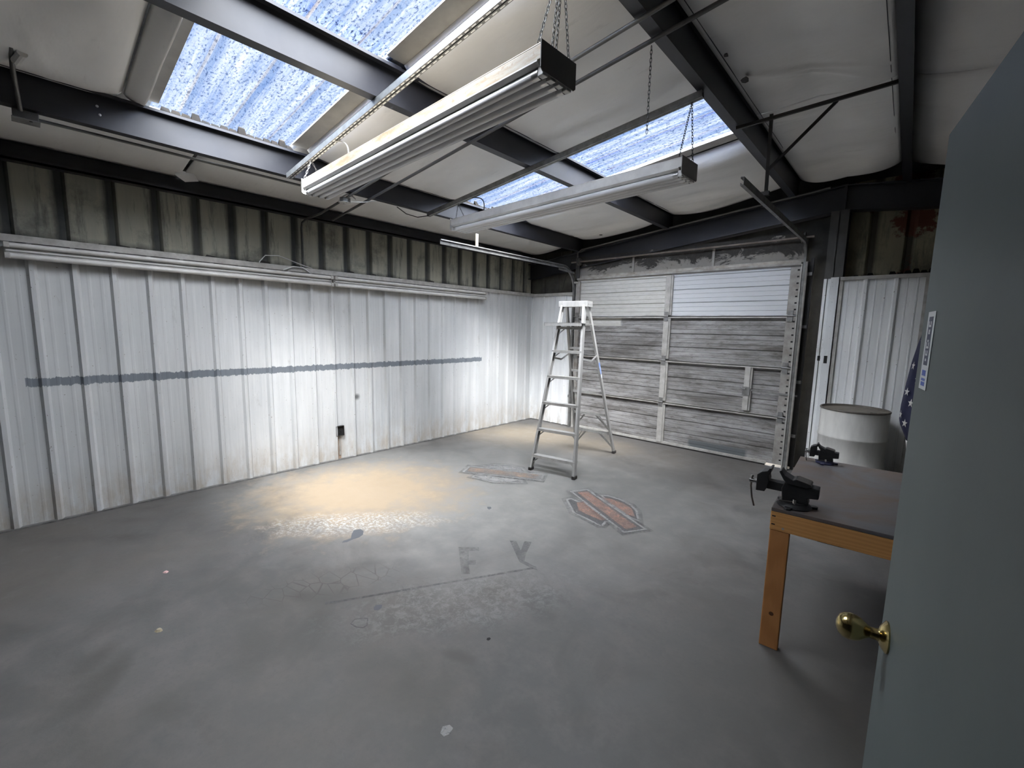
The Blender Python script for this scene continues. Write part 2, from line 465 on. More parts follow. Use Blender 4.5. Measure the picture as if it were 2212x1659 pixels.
M_ink2 = simple('bright_blue_ink', (0.06, 0.12, 0.48), rough=0.4)
M_hole = simple('dark_opening', (0.012, 0.012, 0.012), rough=0.8)
M_woodpale = simple('pale_lumber', (0.50, 0.46, 0.39), (0.40, 0.36, 0.30), 6, 0.65, stretch=(5, 5, 0.6))
M_partition = simple('old_grey_plywood', (0.16, 0.155, 0.145), (0.10, 0.098, 0.09), 4, 0.7)
M_dust = simple('dusty_brown_metal', (0.20, 0.17, 0.13), (0.09, 0.08, 0.07), 9, 0.7)

def plaster_mat():
    t = NT('peeling_header_board')
    x, y, z = t.xyz()
    n1 = t.noise(3.2, 8, 0.72, t.mp(scale=(1, 1, 1.8)), 0.8); n2 = t.noise(18, 6, 0.7)
    k = t.math('ADD', n1, t.rng(z, 2.70, 2.52, -0.10, 0.14))
    c = t.mix(t.rng(n2, 0.35, 0.65), (0.055, 0.05, 0.045), (0.030, 0.028, 0.026))
    c = t.mix(t.rng(k, 0.50, 0.56), c, (0.27, 0.255, 0.23))
    c = t.mix(t.rng(n2, 0.58, 0.72, 0, 0.8), c, (0.09, 0.08, 0.07))
    t.set(c, 0.8)
    return t.m
M_header = plaster_mat()

def garage_mat():
    t = NT('weathered_garage_paint')
    x, y, z = t.xyz(); x = t.math('ADD', x, 2.465)
    n1 = t.noise(1.0, 8, 0.72, t.mp(scale=(1.1, 1, 6.5)), 0.4); n2 = t.noise(10, 7, 0.75, t.mp(scale=(1, 1, 3))); n3 = t.noise(2.2, 4)
    dirty = t.mix(t.rng(n1, 0.36, 0.62), (0.135, 0.125, 0.115), (0.40, 0.39, 0.385))
    dirty = t.mix(t.rng(n2, 0.52, 0.72, 0, 0.85), dirty, (0.10, 0.085, 0.075))
    dirty = t.mix(t.rng(n2, 0.36, 0.28, 0, 0.8), dirty, (0.50, 0.49, 0.48))
    clean_l = t.mix(t.rng(n2, 0.45, 0.75, 0, 0.6), (0.58, 0.57, 0.535), (0.40, 0.38, 0.345))
    clean_r = t.mix(t.rng(n2, 0.55, 0.8, 0, 0.3), (0.62, 0.63, 0.645), (0.5, 0.5, 0.5))
    clean = t.mix(t.rng(x, 2.47, 2.475), clean_l, clean_r)
    zz = t.math('ADD', z, t.math('MULTIPLY', t.math('SUBTRACT', n3, 0.5), 0.10))
    c = t.mix(t.rng(zz, 1.83, 1.86), dirty, clean)
    p = t.math('MULTIPLY', t.rng(t.math('ADD', x, t.math('MULTIPLY', n3, 0.3)), 1.93, 1.90), t.math('MULTIPLY', t.rng(z, 1.70, 1.705), t.rng(x, 1.05, 1.06)))
    c = t.mix(p, c, clean_l)
    d = t.math('MULTIPLY', t.rng(z, 0.16, 0.13), t.math('MULTIPLY', t.rng(t.math('ADD', x, t.math('MULTIPLY', n3, .3)), 3.02, 3.05), t.rng(x, 3.62, 3.58)))
    c = t.mix(d, c, (0.13, 0.14, 0.145))
    t.set(c, 0.6, 0, 0.3)
    return t.m
M_garage = garage_mat()
M_gframe = simple('door_frame_paint', (0.50, 0.49, 0.46), (0.33, 0.31, 0.28), 6, 0.5, stretch=(2, 2, 2))
M_gframe2 = simple('dirty_stile_paint', (0.40, 0.385, 0.36), (0.20, 0.18, 0.155), 7, 0.6)

def pane_mat():
    t = NT('fibreglass_skylight')
    x, y, z = t.xyz()
    n1 = t.noise(1.6, 6, 0.7, t.mp(scale=(0.6, 8, 1))); n2 = t.noise(70, 4, 0.65, t.mp(scale=(0.55, 1, 1))); n3 = t.noise(13, 6, 0.7); n4 = t.noise(130, 3, 0.6, t.mp(scale=(0.5, 1, 1)))
    tint = t.mix(t.rng(n1, 0.34, 0.66), (0.96, 0.98, 1.0), (0.50, 0.66, 0.96))
    tint = t.mix(t.rng(n3, 0.45, 0.68, 0, 0.45), tint, (0.45, 0.56, 0.82))
    tint = t.mix(t.math('MULTIPLY', t.rng(n2, 0.55, 0.64), t.rng(n3, 0.36, 0.52, 0, 0.85)), tint, (0.16, 0.22, 0.40))
    tint = t.mix(t.math('MULTIPLY', t.rng(n4, 0.60, 0.68), 0.7), tint, (0.12, 0.15, 0.25))
    rib = t.math('PINGPONG', t.math('ADD', y, 0.305), 0.153)      # rust line along each high rib
    tint = t.mix(t.rng(rib, 0.012, 0.005, 0, 0.55), tint, (0.50, 0.36, 0.27))
    tr = t.n.new('ShaderNodeBsdfTransparent'); t.l.new(tint, tr.inputs['Color'])
    tl = t.n.new('ShaderNodeBsdfTranslucent'); tl.inputs['Color'].default_value = (0.85, 0.88, 0.92, 1)
    mx = t.n.new('ShaderNodeMixShader')
    t.l.new(t.math('MULTIPLY', t.rng(n1, 0.62, 0.36, 0.010, 0.034), t.rng(n2, 0.62, 0.5, 0.2, 1.0)), mx.inputs[0])
    t.l.new(tr.outputs[0], mx.inputs[1]); t.l.new(tl.outputs[0], mx.inputs[2])
    t.l.new(mx.outputs[0], t.out.inputs['Surface'])
    return t.m
M_pane = pane_mat()

def decal_mat(name, color, amt, lo, hi, scale=9):
    t = NT(name)
    t.set(color, 0.6)
    n = t.noise(scale, 7, 0.75)
    n2 = t.noise(scale * 6, 3, 0.6)
    f = t.math('MULTIPLY', t.rng(t.math('ADD', n, t.math('MULTIPLY', t.math('SUBTRACT', n2, 0.5), 0.5)), lo, hi), amt)
    tr = t.n.new('ShaderNodeBsdfTransparent')
    mx = t.n.new('ShaderNodeMixShader')
    t.l.new(f, mx.inputs[0]); t.l.new(tr.outputs[0], mx.inputs[1]); t.l.new(t.b.outputs[0], mx.inputs[2])
    t.l.new(mx.outputs[0], t.out.inputs['Surface'])
    return t.m
M_d_orange = decal_mat('faded_orange_paint', (0.42, 0.26, 0.205), 0.55, 0.30, 0.62, 11)
M_d_orange2 = decal_mat('worn_orange_paint', (0.44, 0.32, 0.24), 0.55, 0.40, 0.68, 11)
M_d_grey = decal_mat('faded_grey_paint', (0.10, 0.10, 0.105), 0.42, 0.25, 0.55, 10)
M_d_grey2 = decal_mat('worn_grey_paint', (0.10, 0.105, 0.11), 0.26, 0.30, 0.66, 10)
M_d_white = decal_mat('faded_white_paint', (0.36, 0.355, 0.345), 0.6, 0.25, 0.5, 10)
M_d_soft = decal_mat('soft_grey_spray', (0.10, 0.102, 0.108), 0.22, 0.34, 0.74, 7)
M_d_spill = decal_mat('dried_grey_spill', (0.085, 0.09, 0.10), 0.95, 0.1, 0.3, 6)

# ================================================================== THE SETTING
XE = 2 * RIDGE + 0.20      # right eave
YB, YF = 0.20, -8.0        # back and front outer planes
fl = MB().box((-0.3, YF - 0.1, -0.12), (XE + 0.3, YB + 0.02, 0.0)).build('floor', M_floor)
tag(fl, 'grey stained concrete floor with a tan patch and painted emblems', kind='structure')
dr = MB().box((-14, YB + 0.02, -0.2), (24, 22, -0.06)).build('driveway', simple('pale_driveway', (0.5, 0.5, 0.5), (0.42, 0.42, 0.42), 2, 0.8))
tag(dr, 'sunlit pale driveway outside the roll-up door', kind='structure')

# painted marks on the floor, each a thin coat of paint
def coat(name, poly, mat, z, label=None, parent=fl):
    o = MB().prism(poly, 0.0002 + z, 0.0006 + z).build(name, mat, parent)
    if label: o['label'] = label
    return o
def shrink(poly, k):
    cx = sum(p[0] for p in poly) / len(poly); cy = sum(p[1] for p in poly) / len(poly)
    return [(cx + (x - cx) * k, cy + (y - cy) * k) for x, y in poly]
def inset(poly, d):
    n = len(poly); A = sum(poly[i][0] * poly[(i + 1) % n][1] - poly[(i + 1) % n][0] * poly[i][1] for i in range(n))
    sgn = 1 if A > 0 else -1
    out = []
    for i in range(n):
        p, q, r = Vector(poly[i - 1]), Vector(poly[i]), Vector(poly[(i + 1) % n])
        a = (q - p).normalized(); b = (r - q).normalized()
        na = Vector((-a.y, a.x)) * sgn; nb = Vector((-b.y, b.x)) * sgn
        m = (na + nb)
        m = m.normalized() if m.length > 1e-6 else na
        k = max(0.4, m.dot(na))
        out.append(tuple(q + m * d / k))
    return out
E1 = {
 'bar_out': [(2.618, -2.504), (2.711, -2.323), (3.566, -2.761), (3.453, -2.955)],
 'bar_in': [(2.689, -2.477), (2.741, -2.381), (3.478, -2.775), (3.435, -2.881)],
 'up_out': [(2.867, -2.362), (2.955, -2.315), (3.078, -2.315), (3.223, -2.364), (3.331, -2.456), (3.452, -2.666), (3.399, -2.648), (3.344, -2.645)],
 'up_in': [(2.93, -2.403), (3.015, -2.378), (3.142, -2.388), (3.266, -2.45), (3.369, -2.588), (3.309, -2.598)],
 'lo_out': [(2.706, -2.707), (2.729, -2.636), (2.815, -2.657), (2.888, -2.642), (3.283, -2.833), (3.248, -2.867), (3.266, -2.954), (3.235, -2.976), (3.066, -2.937), (2.935, -2.918)],
 'lo_in': [(2.831, -2.699), (2.858, -2.634), (3.22, -2.838), (3.192, -2.875), (3.049, -2.856), (2.937, -2.83)]}
E2 = {
 'bar_out': [(1.412, -2.888), (1.298, -2.672), (2.12, -2.277), (2.225, -2.472)],
 'bar_in': [(1.423, -2.821), (1.356, -2.703), (2.085, -2.34), (2.149, -2.449)],
 'up_out': [(1.378, -2.572), (1.454, -2.42), (1.598, -2.296), (1.768, -2.263), (1.933, -2.356)],
 'up_in': [(1.464, -2.545), (1.515, -2.444), (1.639, -2.341), (1.777, -2.314), (1.884, -2.378)],
 'lo_out': [(1.596, -2.927), (1.58, -2.783), (1.708, -2.75), (2.055, -2.595), (2.133, -2.649), (2.023, -2.76), (1.893, -2.867), (1.717, -2.897)],
 'lo_in': [(1.639, -2.873), (1.65, -2.798), (2.033, -2.627), (1.995, -2.73), (1.86, -2.833), (1.721, -2.867)]}
def emblem(E, mo, mg, label):
    z = 0.0
    for k in ('up', 'lo', 'bar'):
        coat('emblem_halo', inset(E[k + '_out'], -0.035), M_d_soft, z); z += 0.0006
        coat('emblem_outline', E[k + '_out'], M_d_white, z); z += 0.0006
        coat('emblem_border', inset(E[k + '_out'], 0.022), mg, z); z += 0.0006
        o = coat('emblem_fill', E[k + '_in'], mo if k == 'bar' or mo is M_d_orange else M_d_white, z); z += 0.0006
    o['label'] = label
emblem(E1, M_d_orange, M_d_grey, 'faded orange bar of the clearer painted shield emblem')
emblem(E2, M_d_orange2, M_d_grey2, 'worn orange bar of the paler painted shield emblem by the ladder')
coat('painted_letter', [(2.667, -4.029), (2.777, -3.922), (2.816, -3.96), (2.762, -4.012), (2.861, -4.102), (2.898, -4.066), (2.936, -4.109), (2.904, -4.141), (2.998, -4.213), (2.956, -4.254)], M_d_soft, 0, 'ghost of a painted letter, E or F shaped')
coat('painted_letter', [(2.872, -3.685), (2.917, -3.658), (3.036, -3.744), (2.961, -3.615), (3.009, -3.584), (3.091, -3.75), (3.149, -3.835), (3.257, -3.837), (3.293, -3.865), (3.234, -3.872), (3.13, -3.867), (3.02, -3.791)], M_d_grey2, 0, 'ghost of a painted letter Y')
coat('scored_line', [(2.608, -5.012), (3.245, -3.854), (3.26, -3.869), (2.625, -5.02)], M_d_grey2, 0.0007, 'thin dark straight line across the concrete')
coat('spill', [(1.922, -4.484), (1.864, -4.435), (1.883, -4.388), (1.931, -4.387), (1.985, -4.422), (2.006, -4.468), (2.001, -4.513), (2.008, -4.565), (1.991, -4.597), (1.971, -4.575), (1.974, -4.517)], M_d_spill, 0, 'dark grey tadpole-shaped dried spill')
coat('spill', [(2.855, -4.841), (2.84, -4.818), (2.865, -4.79), (2.888, -4.809), (2.893, -4.835), (2.875, -4.849)], M_d_spill, 0, 'small dark round spill')
coat('spill', [(2.29, -3.357), (2.314, -3.334), (2.342, -3.352), (2.346, -3.385), (2.321, -3.382)], M_d_spill, 0)
rp = [(2.887, -5.003), (2.865, -4.965), (2.892, -4.927), (2.915, -4.908), (2.967, -4.943), (2.97, -4.97), (2.938, -4.995)]
mbr = MB()
ri = inset(rp, 0.007); n = len(rp)
mbr.add([(x, y, 0.0006) for x, y in rp] + [(x, y, 0.0006) for x, y in ri], [(i, (i + 1) % n, n + (i + 1) % n, n + i) for i in range(n)])
mbr.build('spill_ring', M_d_grey, fl)
for (p, s, m) in (((3.77, -5.05), 0.022, M_d_white), ((3.52, -4.56), 0.010, M_hole)):
    coat('paint_fleck', [(p[0] + s * math.cos(a * 1.05) * (1 + 0.3 * math.sin(3 * a)), p[1] + 1.3 * s * math.sin(a * 1.05)) for a in range(6)], m, 0)

# ---------------- left wall: white ribbed liner panels below, old siding above
def rib_profile(u0, u1, ribs, w_base=0.060, w_top=0.026, h=0.030, minor=()):
    pts = [(u0, 0.0)]
    ev = sorted([(r, 'R') for r in ribs if u0 + 0.03 < r < u1 - 0.03] + [(m, 'm') for m in minor if u0 + 0.02 < m < u1 - 0.02])
    for r, k in ev:
        if k == 'R': pts += [(r - w_base / 2, 0), (r - w_top / 2, h), (r + w_top / 2, h), (r + w_base / 2, 0)]
        else: pts += [(r - 0.014, 0), (r - 0.006, 0.0016), (r + 0.006, 0.0016), (r + 0.014, 0)]
    return pts + [(u1, 0.0)]
RS = 0.23365
ribs = [-6.0032 + RS * i for i in range(-9, 26)]
minor = [r + RS * k for r in ribs for k in (1 / 3, 2 / 3)]
LH = 2.20
wl = MB().box((-0.26, YF, 0), (-0.235, YB + 0.1, 3.05)).build('wall_left', M_siding_dark)
tag(wl, 'long left wall of white ribbed metal panels with old siding above', kind='structure')
edges = [ribs[0] - RS / 2 + 3 * RS * i for i in range(0, 13)]
edges = [e for e in edges if e < -0.02] + [-0.002]
for a, b in zip(edges[:-1], edges[1:]):
    m = MB()
    pr = rib_profile(a, b, ribs, minor=minor)
    m.sheet([(u, d) for u, d in pr], 'yz', 0.012, LH)
    m.build('liner_panel', M_liner, wl)
MB().box((-0.002, edges[0], 2.19), (0.040, -0.002, 2.24)).build('trim_cap', M_gframe, wl)
MB().box((0.0, edges[0], 0.0), (0.035, -0.002, 0.012)).build('base_channel', M_galv_dull, wl)
MB().box((-0.02, -0.03, 0.0), (0.012, -0.002, LH)).build('corner_trim', M_liner_b, wl)
MB().box((-0.21, edges[0], 2.17), (-0.004, -0.0, 2.185)).build('girt', M_black, wl)
sr = [-6.106 + 0.305 * i for i in range(-6, 21)]
sed = [-7.98] + [-6.106 - 0.1525 - 1.525 + 0.915 * i for i in range(1, 9)] + [0.18]
for a, b in zip(sed[:-1], sed[1:]):
    pts = [(a, 0.0)]
    for r in sr:
        if a + 0.05 < r < b - 0.05: pts += [(r - 0.042, 0), (r - 0.02, -0.03), (r + 0.02, -0.03), (r + 0.042, 0)]
    pts.append((b, 0.0))
    MB().sheet([(u, d - 0.2) for u, d in pts], 'yz', 2.10, 3.03).build('siding_panel', M_siding, wl)
# insulation crumbs lying in the gap behind the trim
m = MB()
yy = -6.9
while yy < -1.0:
    w = random.uniform(0.05, 0.16); hh = random.uniform(0.0, 0.03) if yy < -1.9 else 0.0
    m.add([(-0.03, yy, 2.22), (-0.03, yy + w, 2.22), (-0.03, yy + w * 0.8, 2.235 + hh), (-0.03, yy + w * 0.25, 2.235 + hh * 1.4), (-0.06, yy + w / 2, 2.22)], [(0, 1, 2, 3), (0, 3, 4), (1, 4, 2), (3, 2, 4)])
    yy += w * random.uniform(0.7, 1.6)
o = m.build('debris', simple('black_lint', (0.03, 0.03, 0.03), (0.05, 0.045, 0.04), 30, 0.9), wl); o['kind'] = 'stuff'

# ---------------- back wall with the roll-up door opening
wb = MB()
wb.box((-0.26, 0.235, 2.46), (XE, 0.26, 3.52)).box((-0.26, 0.235, 0), (0.90, 0.26, 2.46)).box((4.03, 0.235, 0), (XE, 0.26, 2.46))
wbk = wb.build('wall_back', M_siding_dark)
tag(wbk, 'end wall around the roll-up door, white liner panels and dirty siding', kind='structure')
rb = [0.018 + RS * i for i in range(1, 4)]
pr = [(0.0, 0.0)]
for r in rb: pr += [(r - 0.023, 0), (r - 0.01, -0.024), (r + 0.01, -0.024), (r + 0.023, 0)]
pr.append((0.86, 0.0))
MB().sheet(pr, 'xz', 0.012, LH, -0.0015).build('liner_panel', M_liner_b, wbk)
MB().box((0.0, -0.036, 2.19), (0.86, 0.002, 2.235)).build('trim_cap', M_gframe, wbk)
def back_ribs(a, b, rs, mn, y=0.0):
    pts = [(a, y)]
    for r, k in sorted([(r, 1) for r in rs] + [(r, 0) for r in mn]):
        if k: pts += [(r - 0.025, y), (r - 0.012, y - 0.026), (r + 0.012, y - 0.026), (r + 0.025, y)]
        else: pts += [(r - 0.01, y), (r - 0.005, y - 0.004), (r + 0.005, y - 0.004), (r + 0.01, y)]
    return pts + [(b, y)]
MB().sheet(back_ribs(4.385, 5.12, [4.61, 4.858], [4.46, 4.535, 4.69, 4.77, 4.94, 5.02]), 'xz', 0.012, 2.24, -0.0015).build('liner_panel', M_liner_b, wbk)
MB().box((4.385, -0.03, 2.225), (5.12, 0.002, 2.262)).build('trim_cap', M_gframe, wbk)
MB().box((4.385, -0.02, 0.0), (4.415, 0.002, 2.225)).build('edge_trim', M_gframe, wbk)
MB().box((5.075, -0.03, 0.0), (5.12, 0.002, 2.225)).build('edge_trim', M_gframe, wbk)
# old yellow-grey siding above the liner, right of the column
up_r = [4.61 + 0.305 * i for i in range(0, 14)]
pts = [(4.40, 0.2)]
for r in up_r: pts += [(r - 0.045, 0.2), (r - 0.02, 0.226), (r + 0.02, 0.226), (r + 0.045, 0.2)]
pts = [p for p in pts if p[0] < XE - 0.05] + [(XE, 0.2)]
MB().sheet(pts, 'xz', 2.0, 3.30, -0.0015).build('siding_panel', M_siding_b, wbk)
pts = [(-0.2, 0.2)]
for r in (0.1, 0.405, 0.71): pts += [(r - 0.045, 0.2), (r - 0.02, 0.226), (r + 0.02, 0.226), (r + 0.045, 0.2)]
MB().sheet(pts + [(0.86, 0.2)], 'xz', 2.1, 2.95, -0.0015).build('siding_panel', simple('dusty_siding', (0.13, 0.125, 0.10), (0.075, 0.07, 0.06), 6, 0.7), wbk)
m = MB()
for x in [4.42 + 0.06 * i for i in range(12)]:
    h = random.uniform(0.0, 0.035) + (0.03 if x > 4.85 else 0)
    m.add([(x, 0.02, 2.25), (x + 0.075, 0.02, 2.25), (x + 0.05, 0.03, 2.265 + h), (x + 0.015, 0.03, 2.265 + h), (x + 0.03, 0.06, 2.25)], [(0, 1, 2, 3), (0, 3, 4), (1, 4, 2), (3, 2, 4)])
o = m.build('debris', M_near_black, wbk); o['kind'] = 'stuff'
# header board over the door, jambs, columns
MB().box((0.90, 0.09, 2.44), (4.03, 0.11, 2.80)).build('header_board', M_header, wbk)
MB().box((0.93, 0.07, 2.40), (4.03, 0.10, 2.50)).build('header_beam', M_gframe2, wbk)
for x in (1.84, 2.98):
    MB().box((x, 0.07, 2.49), (x + 0.03, 0.09, 2.72)).build('header_strap', M_gframe2, wbk)
def column(x0, x1, y0, y1, z0, z1, mat, name='column'):
    m = MB()
    m.box((x0, y0, z0), (x1, y0 + 0.008, z1)).box((x0, y1 - 0.008, z0), (x1, y1, z1)).box(((x0 + x1) / 2 - 0.004, y0, z0), ((x0 + x1) / 2 + 0.004, y1, z1))
    return m.build(name, mat, wbk)
column(0.865, 0.935, 0.03, 0.19, 0, 2.78, M_steel2)
column(4.235, 4.40, -0.005, 0.19, 2.25, 2.98, M_steel2)
column(4.235, 4.30, -0.012, 0.10, 0.0, 2.25, M_liner_b, 'column_wrap')
o = MB().box((4.30, -0.032, 0.0), (4.375, 0.0, 2.262)).build('column_cover', M_liner_b, wbk, bevel=0.004)
for (x, z, w, h, y) in ((4.252, 1.335, 0.026, 0.055, -0.0125), (4.315, 1.31, 0.032, 0.085, -0.0325)):
    MB().box((x, y, z), (x + w, y - 0.001, z + h)).build('switch_hole', M_hole, wbk)
MB().box((4.03, 0.16, 0.0), (4.235, 0.19, 2.95)).build('recess_shade', M_siding_dark, wbk)  # board coloured dark to stand for shade in the recess beside the door
MB().box((4.09, 0.02, 0.0), (4.12, 0.06, 2.5)).build('jamb_angle', M_black, wbk)

# ---------------- right partition, front wall, outer right wall
wr = MB()
PX = 5.20
wr.box((PX, -5.72, 0), (PX + 0.09, 0.0, 2.26)).box((PX, -6.66, 2.07), (PX + 0.09, -5.72, 2.26)).box((PX, YF, 0), (PX + 0.09, -6.66, 2.26))
wr = wr.build('wall_right', M_partition)
tag(wr, 'low grey plywood partition on the right, behind the open door', kind='structure')
MB().box((5.12, -0.035, 0.0), (5.16, 0.0, 2.42)).build('lumber_post', M_woodpale, wr)
MB().box((5.125, -0.03, 1.70), (5.155, -0.036, 1.76)).build('strike_plate', M_black, wr)
wf = MB().box((-0.26, YF - 0.03, 0), (XE, YF, 3.52)).build('wall_front', M_siding_dark)
tag(wf, 'dark sheet metal wall behind the viewer', kind='structure')
wo = MB().box((XE, YF, 0), (XE + 0.03, YB + 0.1, 3.1)).build('wall_outer', M_siding_dark)
tag(wo, 'dark outer wall beyond the partition', kind='structure')

# ---------------- roof: insulation, purlins, rafters, skylights
def roof_slab(x0, x1, y0, y1, dz0, dz1, mb):
    xs = [x0] + ([RIDGE] if x0 < RIDGE < x1 else []) + [x1]
    for a, b in zip(xs[:-1], xs[1:]):
        za, zb_ = zb(a), zb(b)
        mb.add([(a, y0, za + dz0), (b, y0, zb_ + dz0), (b, y1, zb_ + dz0), (a, y1, za + dz0), (a, y0, za + dz1), (b, y0, zb_ + dz1), (b, y1, zb_ + dz1), (a, y1, za + dz1)],
               [(0, 3, 2, 1), (4, 5, 6, 7), (0, 1, 5, 4), (1, 2, 6, 5), (2, 3, 7, 6), (3, 0, 4, 7)])
rm = MB()
X0, X1 = -0.55, XE + 0.35
Y0, Y1 = YF - 0.3, YB + 0.35
roof_slab(X0, 0.80, Y0, Y1, 0.27, 0.29, rm)
roof_slab(3.97, X1, Y0, Y1, 0.27, 0.29, rm)
ys = [Y0, SKY_Y[0][0] - 0.03, SKY_Y[0][1] + 0.03, SKY_Y[1][0] - 0.03, SKY_Y[1][1] + 0.03, Y1]
for a, b in ((ys[0], ys[1]), (ys[2], ys[3]), (ys[4], ys[5])):
    roof_slab(0.80, 3.97, a, b, 0.27, 0.29, rm)
ce = rm.build('ceiling', M_galv_dull)
tag(ce, 'sloping metal roof lined with white vinyl insulation between dark purlins', kind='structure')

def insulation(x0, x1, y0, y1, sag=0.06, up0=False, up1=False, nx=20, ny=None, seed=0, end_drop=0.0, folds=()):
    """a sheet of vinyl facing hung between two purlins; up0/up1: the y ends roll up to a skylight"""
    rnd = random.Random(seed)
    ny = ny or max(10, int((y1 - y0) * 11))
    ph = [rnd.uniform(0, 6.28) for _ in range(6)]
    m = MB(); vs_ = []
    for j in range(ny + 1):
        v = j / ny; y = y0 + (y1 - y0) * v
        d0, d1 = y - y0, y1 - y
        for i in range(nx + 1):
            u = i / nx; x = x0 + (x1 - x0) * u
            z = zb(x) + 0.185 - sag * (1 - (2 * u - 1) ** 4) * (0.75 + 0.25 * math.sin(y * 1.3 + ph[0]))
            z += 0.010 * math.sin(7 * y + 3.2 * x + ph[1]) * math.sin(math.pi * u) + 0.006 * math.sin(17 * y - 6 * x + ph[2]) * math.sin(math.pi * u)
            for flag, d in ((up0, d0), (up1, d1)):
                if flag and d < 0.22:
                    k = (1 - d / 0.22)
                    tgt = zb(x) + 0.245
                    z += (tgt - z) * (1 - math.sqrt(max(0.0, 1 - k * k)))
            if end_drop and d1 < 0.3:
                z -= end_drop * (1 - d1 / 0.3) ** 2 * math.sin(math.pi * u) ** 0.7
            for (fx0, fy0, fx1, fy1, amp, sig) in folds:        # pulled creases in the facing
                ex, ey = fx1 - fx0, fy1 - fy0; L2 = ex * ex + ey * ey
                q = max(0.0, min(1.0, ((x - fx0) * ex + (y - fy0) * ey) / L2))
                dd_ = math.hypot(x - fx0 - ex * q, y - fy0 - ey * q)
                z -= amp * math.exp(-(dd_ / sig) ** 2) * (0.3 + 0.7 * math.sin(math.pi * min(1.0, q * 1.1 + 0.05)))
            vs_.append((x, y, z))
    fs_ = [(j * (nx + 1) + i, j * (nx + 1) + i + 1, (j + 1) * (nx + 1) + i + 1, (j + 1) * (nx + 1) + i) for j in range(ny) for i in range(nx)]
    m.add(vs_, fs_)
    o = m.build('insulation_sheet', M_vinyl, ce, smooth=False, recalc=False)
    for p in o.data.polygons: p.use_smooth = True
    s = o.modifiers.new('thick', 'SOLIDIFY'); s.thickness = 0.012; s.offset = 1
    return o
PW = (0.93, 2.40, 3.88)                 # purlin webs on the left slope
sd_ = 0
for (x0, x1) in ((0.955, 2.385), (2.425, 3.865)):
    for (a, b, f, g) in ((YF, -6.15, 0, 0), (-6.13, SKY_Y[0][0] - 0.195, 0, 1), (SKY_Y[0][0] - 0.185, SKY_Y[0][0] - 0.085, 1, 0), (SKY_Y[0][1] + 0.13, SKY_Y[1][0] - 0.04, 1, 1), (SKY_Y[1][1] + 0.16, 0.02, 1, 0)):
        sd_ += 1
        rf = random.Random(100 + sd_); fd = []
        for _ in range(int((b - a) * 3)):       # short creases running up the slope from the purlins
            yy = rf.uniform(a + 0.25, b - 0.1) if b - a > 0.5 else a
            if b - a > 0.5: fd.append((x0 + 0.03, yy, x0 + rf.uniform(0.3, 0.9), yy + rf.uniform(-0.2, 0.2), rf.uniform(0.003, 0.009), rf.uniform(0.02, 0.035)))
        insulation(x0, x1, a, b, 0.055, f, g, nx=36, ny=max(10, int((b - a) * 34)), seed=sd_, end_drop=0.05 if b > 0 else 0, folds=fd)
for (a, b) in ((YF, -5.02), (-4.99, -2.6), (-2.595, 0.02)):
    sd_ += 1; insulation(-0.16, 0.915, a, b, 0.03, 0, 0, nx=12, seed=sd_, end_drop=0.04 if b > 0 else 0)
for (a, b) in ((YF, -4.3), (-4.29, -1.95), (-1.94, 0.02)):
    sd_ += 1
    fd = [(4.02, -2.63, 4.73, -2.17, 0.016, 0.022), (4.02, -2.64, 4.72, -1.99, 0.016, 0.020), (4.02, -2.65, 4.28, -2.28, 0.012, 0.016), (3.98, -3.4, 4.74, -3.2, 0.012, 0.03)] if a < -4.2 and b > -2 else ([(3.98, -1.75, 4.62, -1.69, 0.022, 0.020), (4.0, -1.66, 4.7, -1.60, 0.010, 0.018)] if b > 0 else [])
    insulation(3.905, 4.775, a, b, 0.05, 0, 0, nx=40, ny=int((b - a) * 60), seed=sd_, end_drop=0.06 if b > 0 else 0, folds=fd)
    sd_ += 1; insulation(4.825, 6.26, a, b, 0.07, 0, 0, nx=16, seed=sd_, end_drop=0.06 if b > 0 else 0)
for (x0, x1) in ((6.30, 7.73), (7.77, XE)):
    sd_ += 1; insulation(x0, x1, YF, 0.02, 0.05, seed=sd_, ny=40)
# a loose flap where two rolls meet above the eave
MB().add([(0.02, -5.06, 2.97), (0.05, -4.93, 2.965), (0.06, -4.90, 2.90), (0.04, -5.0, 2.875), (0.03, -5.07, 2.92)], [(0, 1, 2, 3, 4)]).build('insulation_flap', M_vinyl, ce)

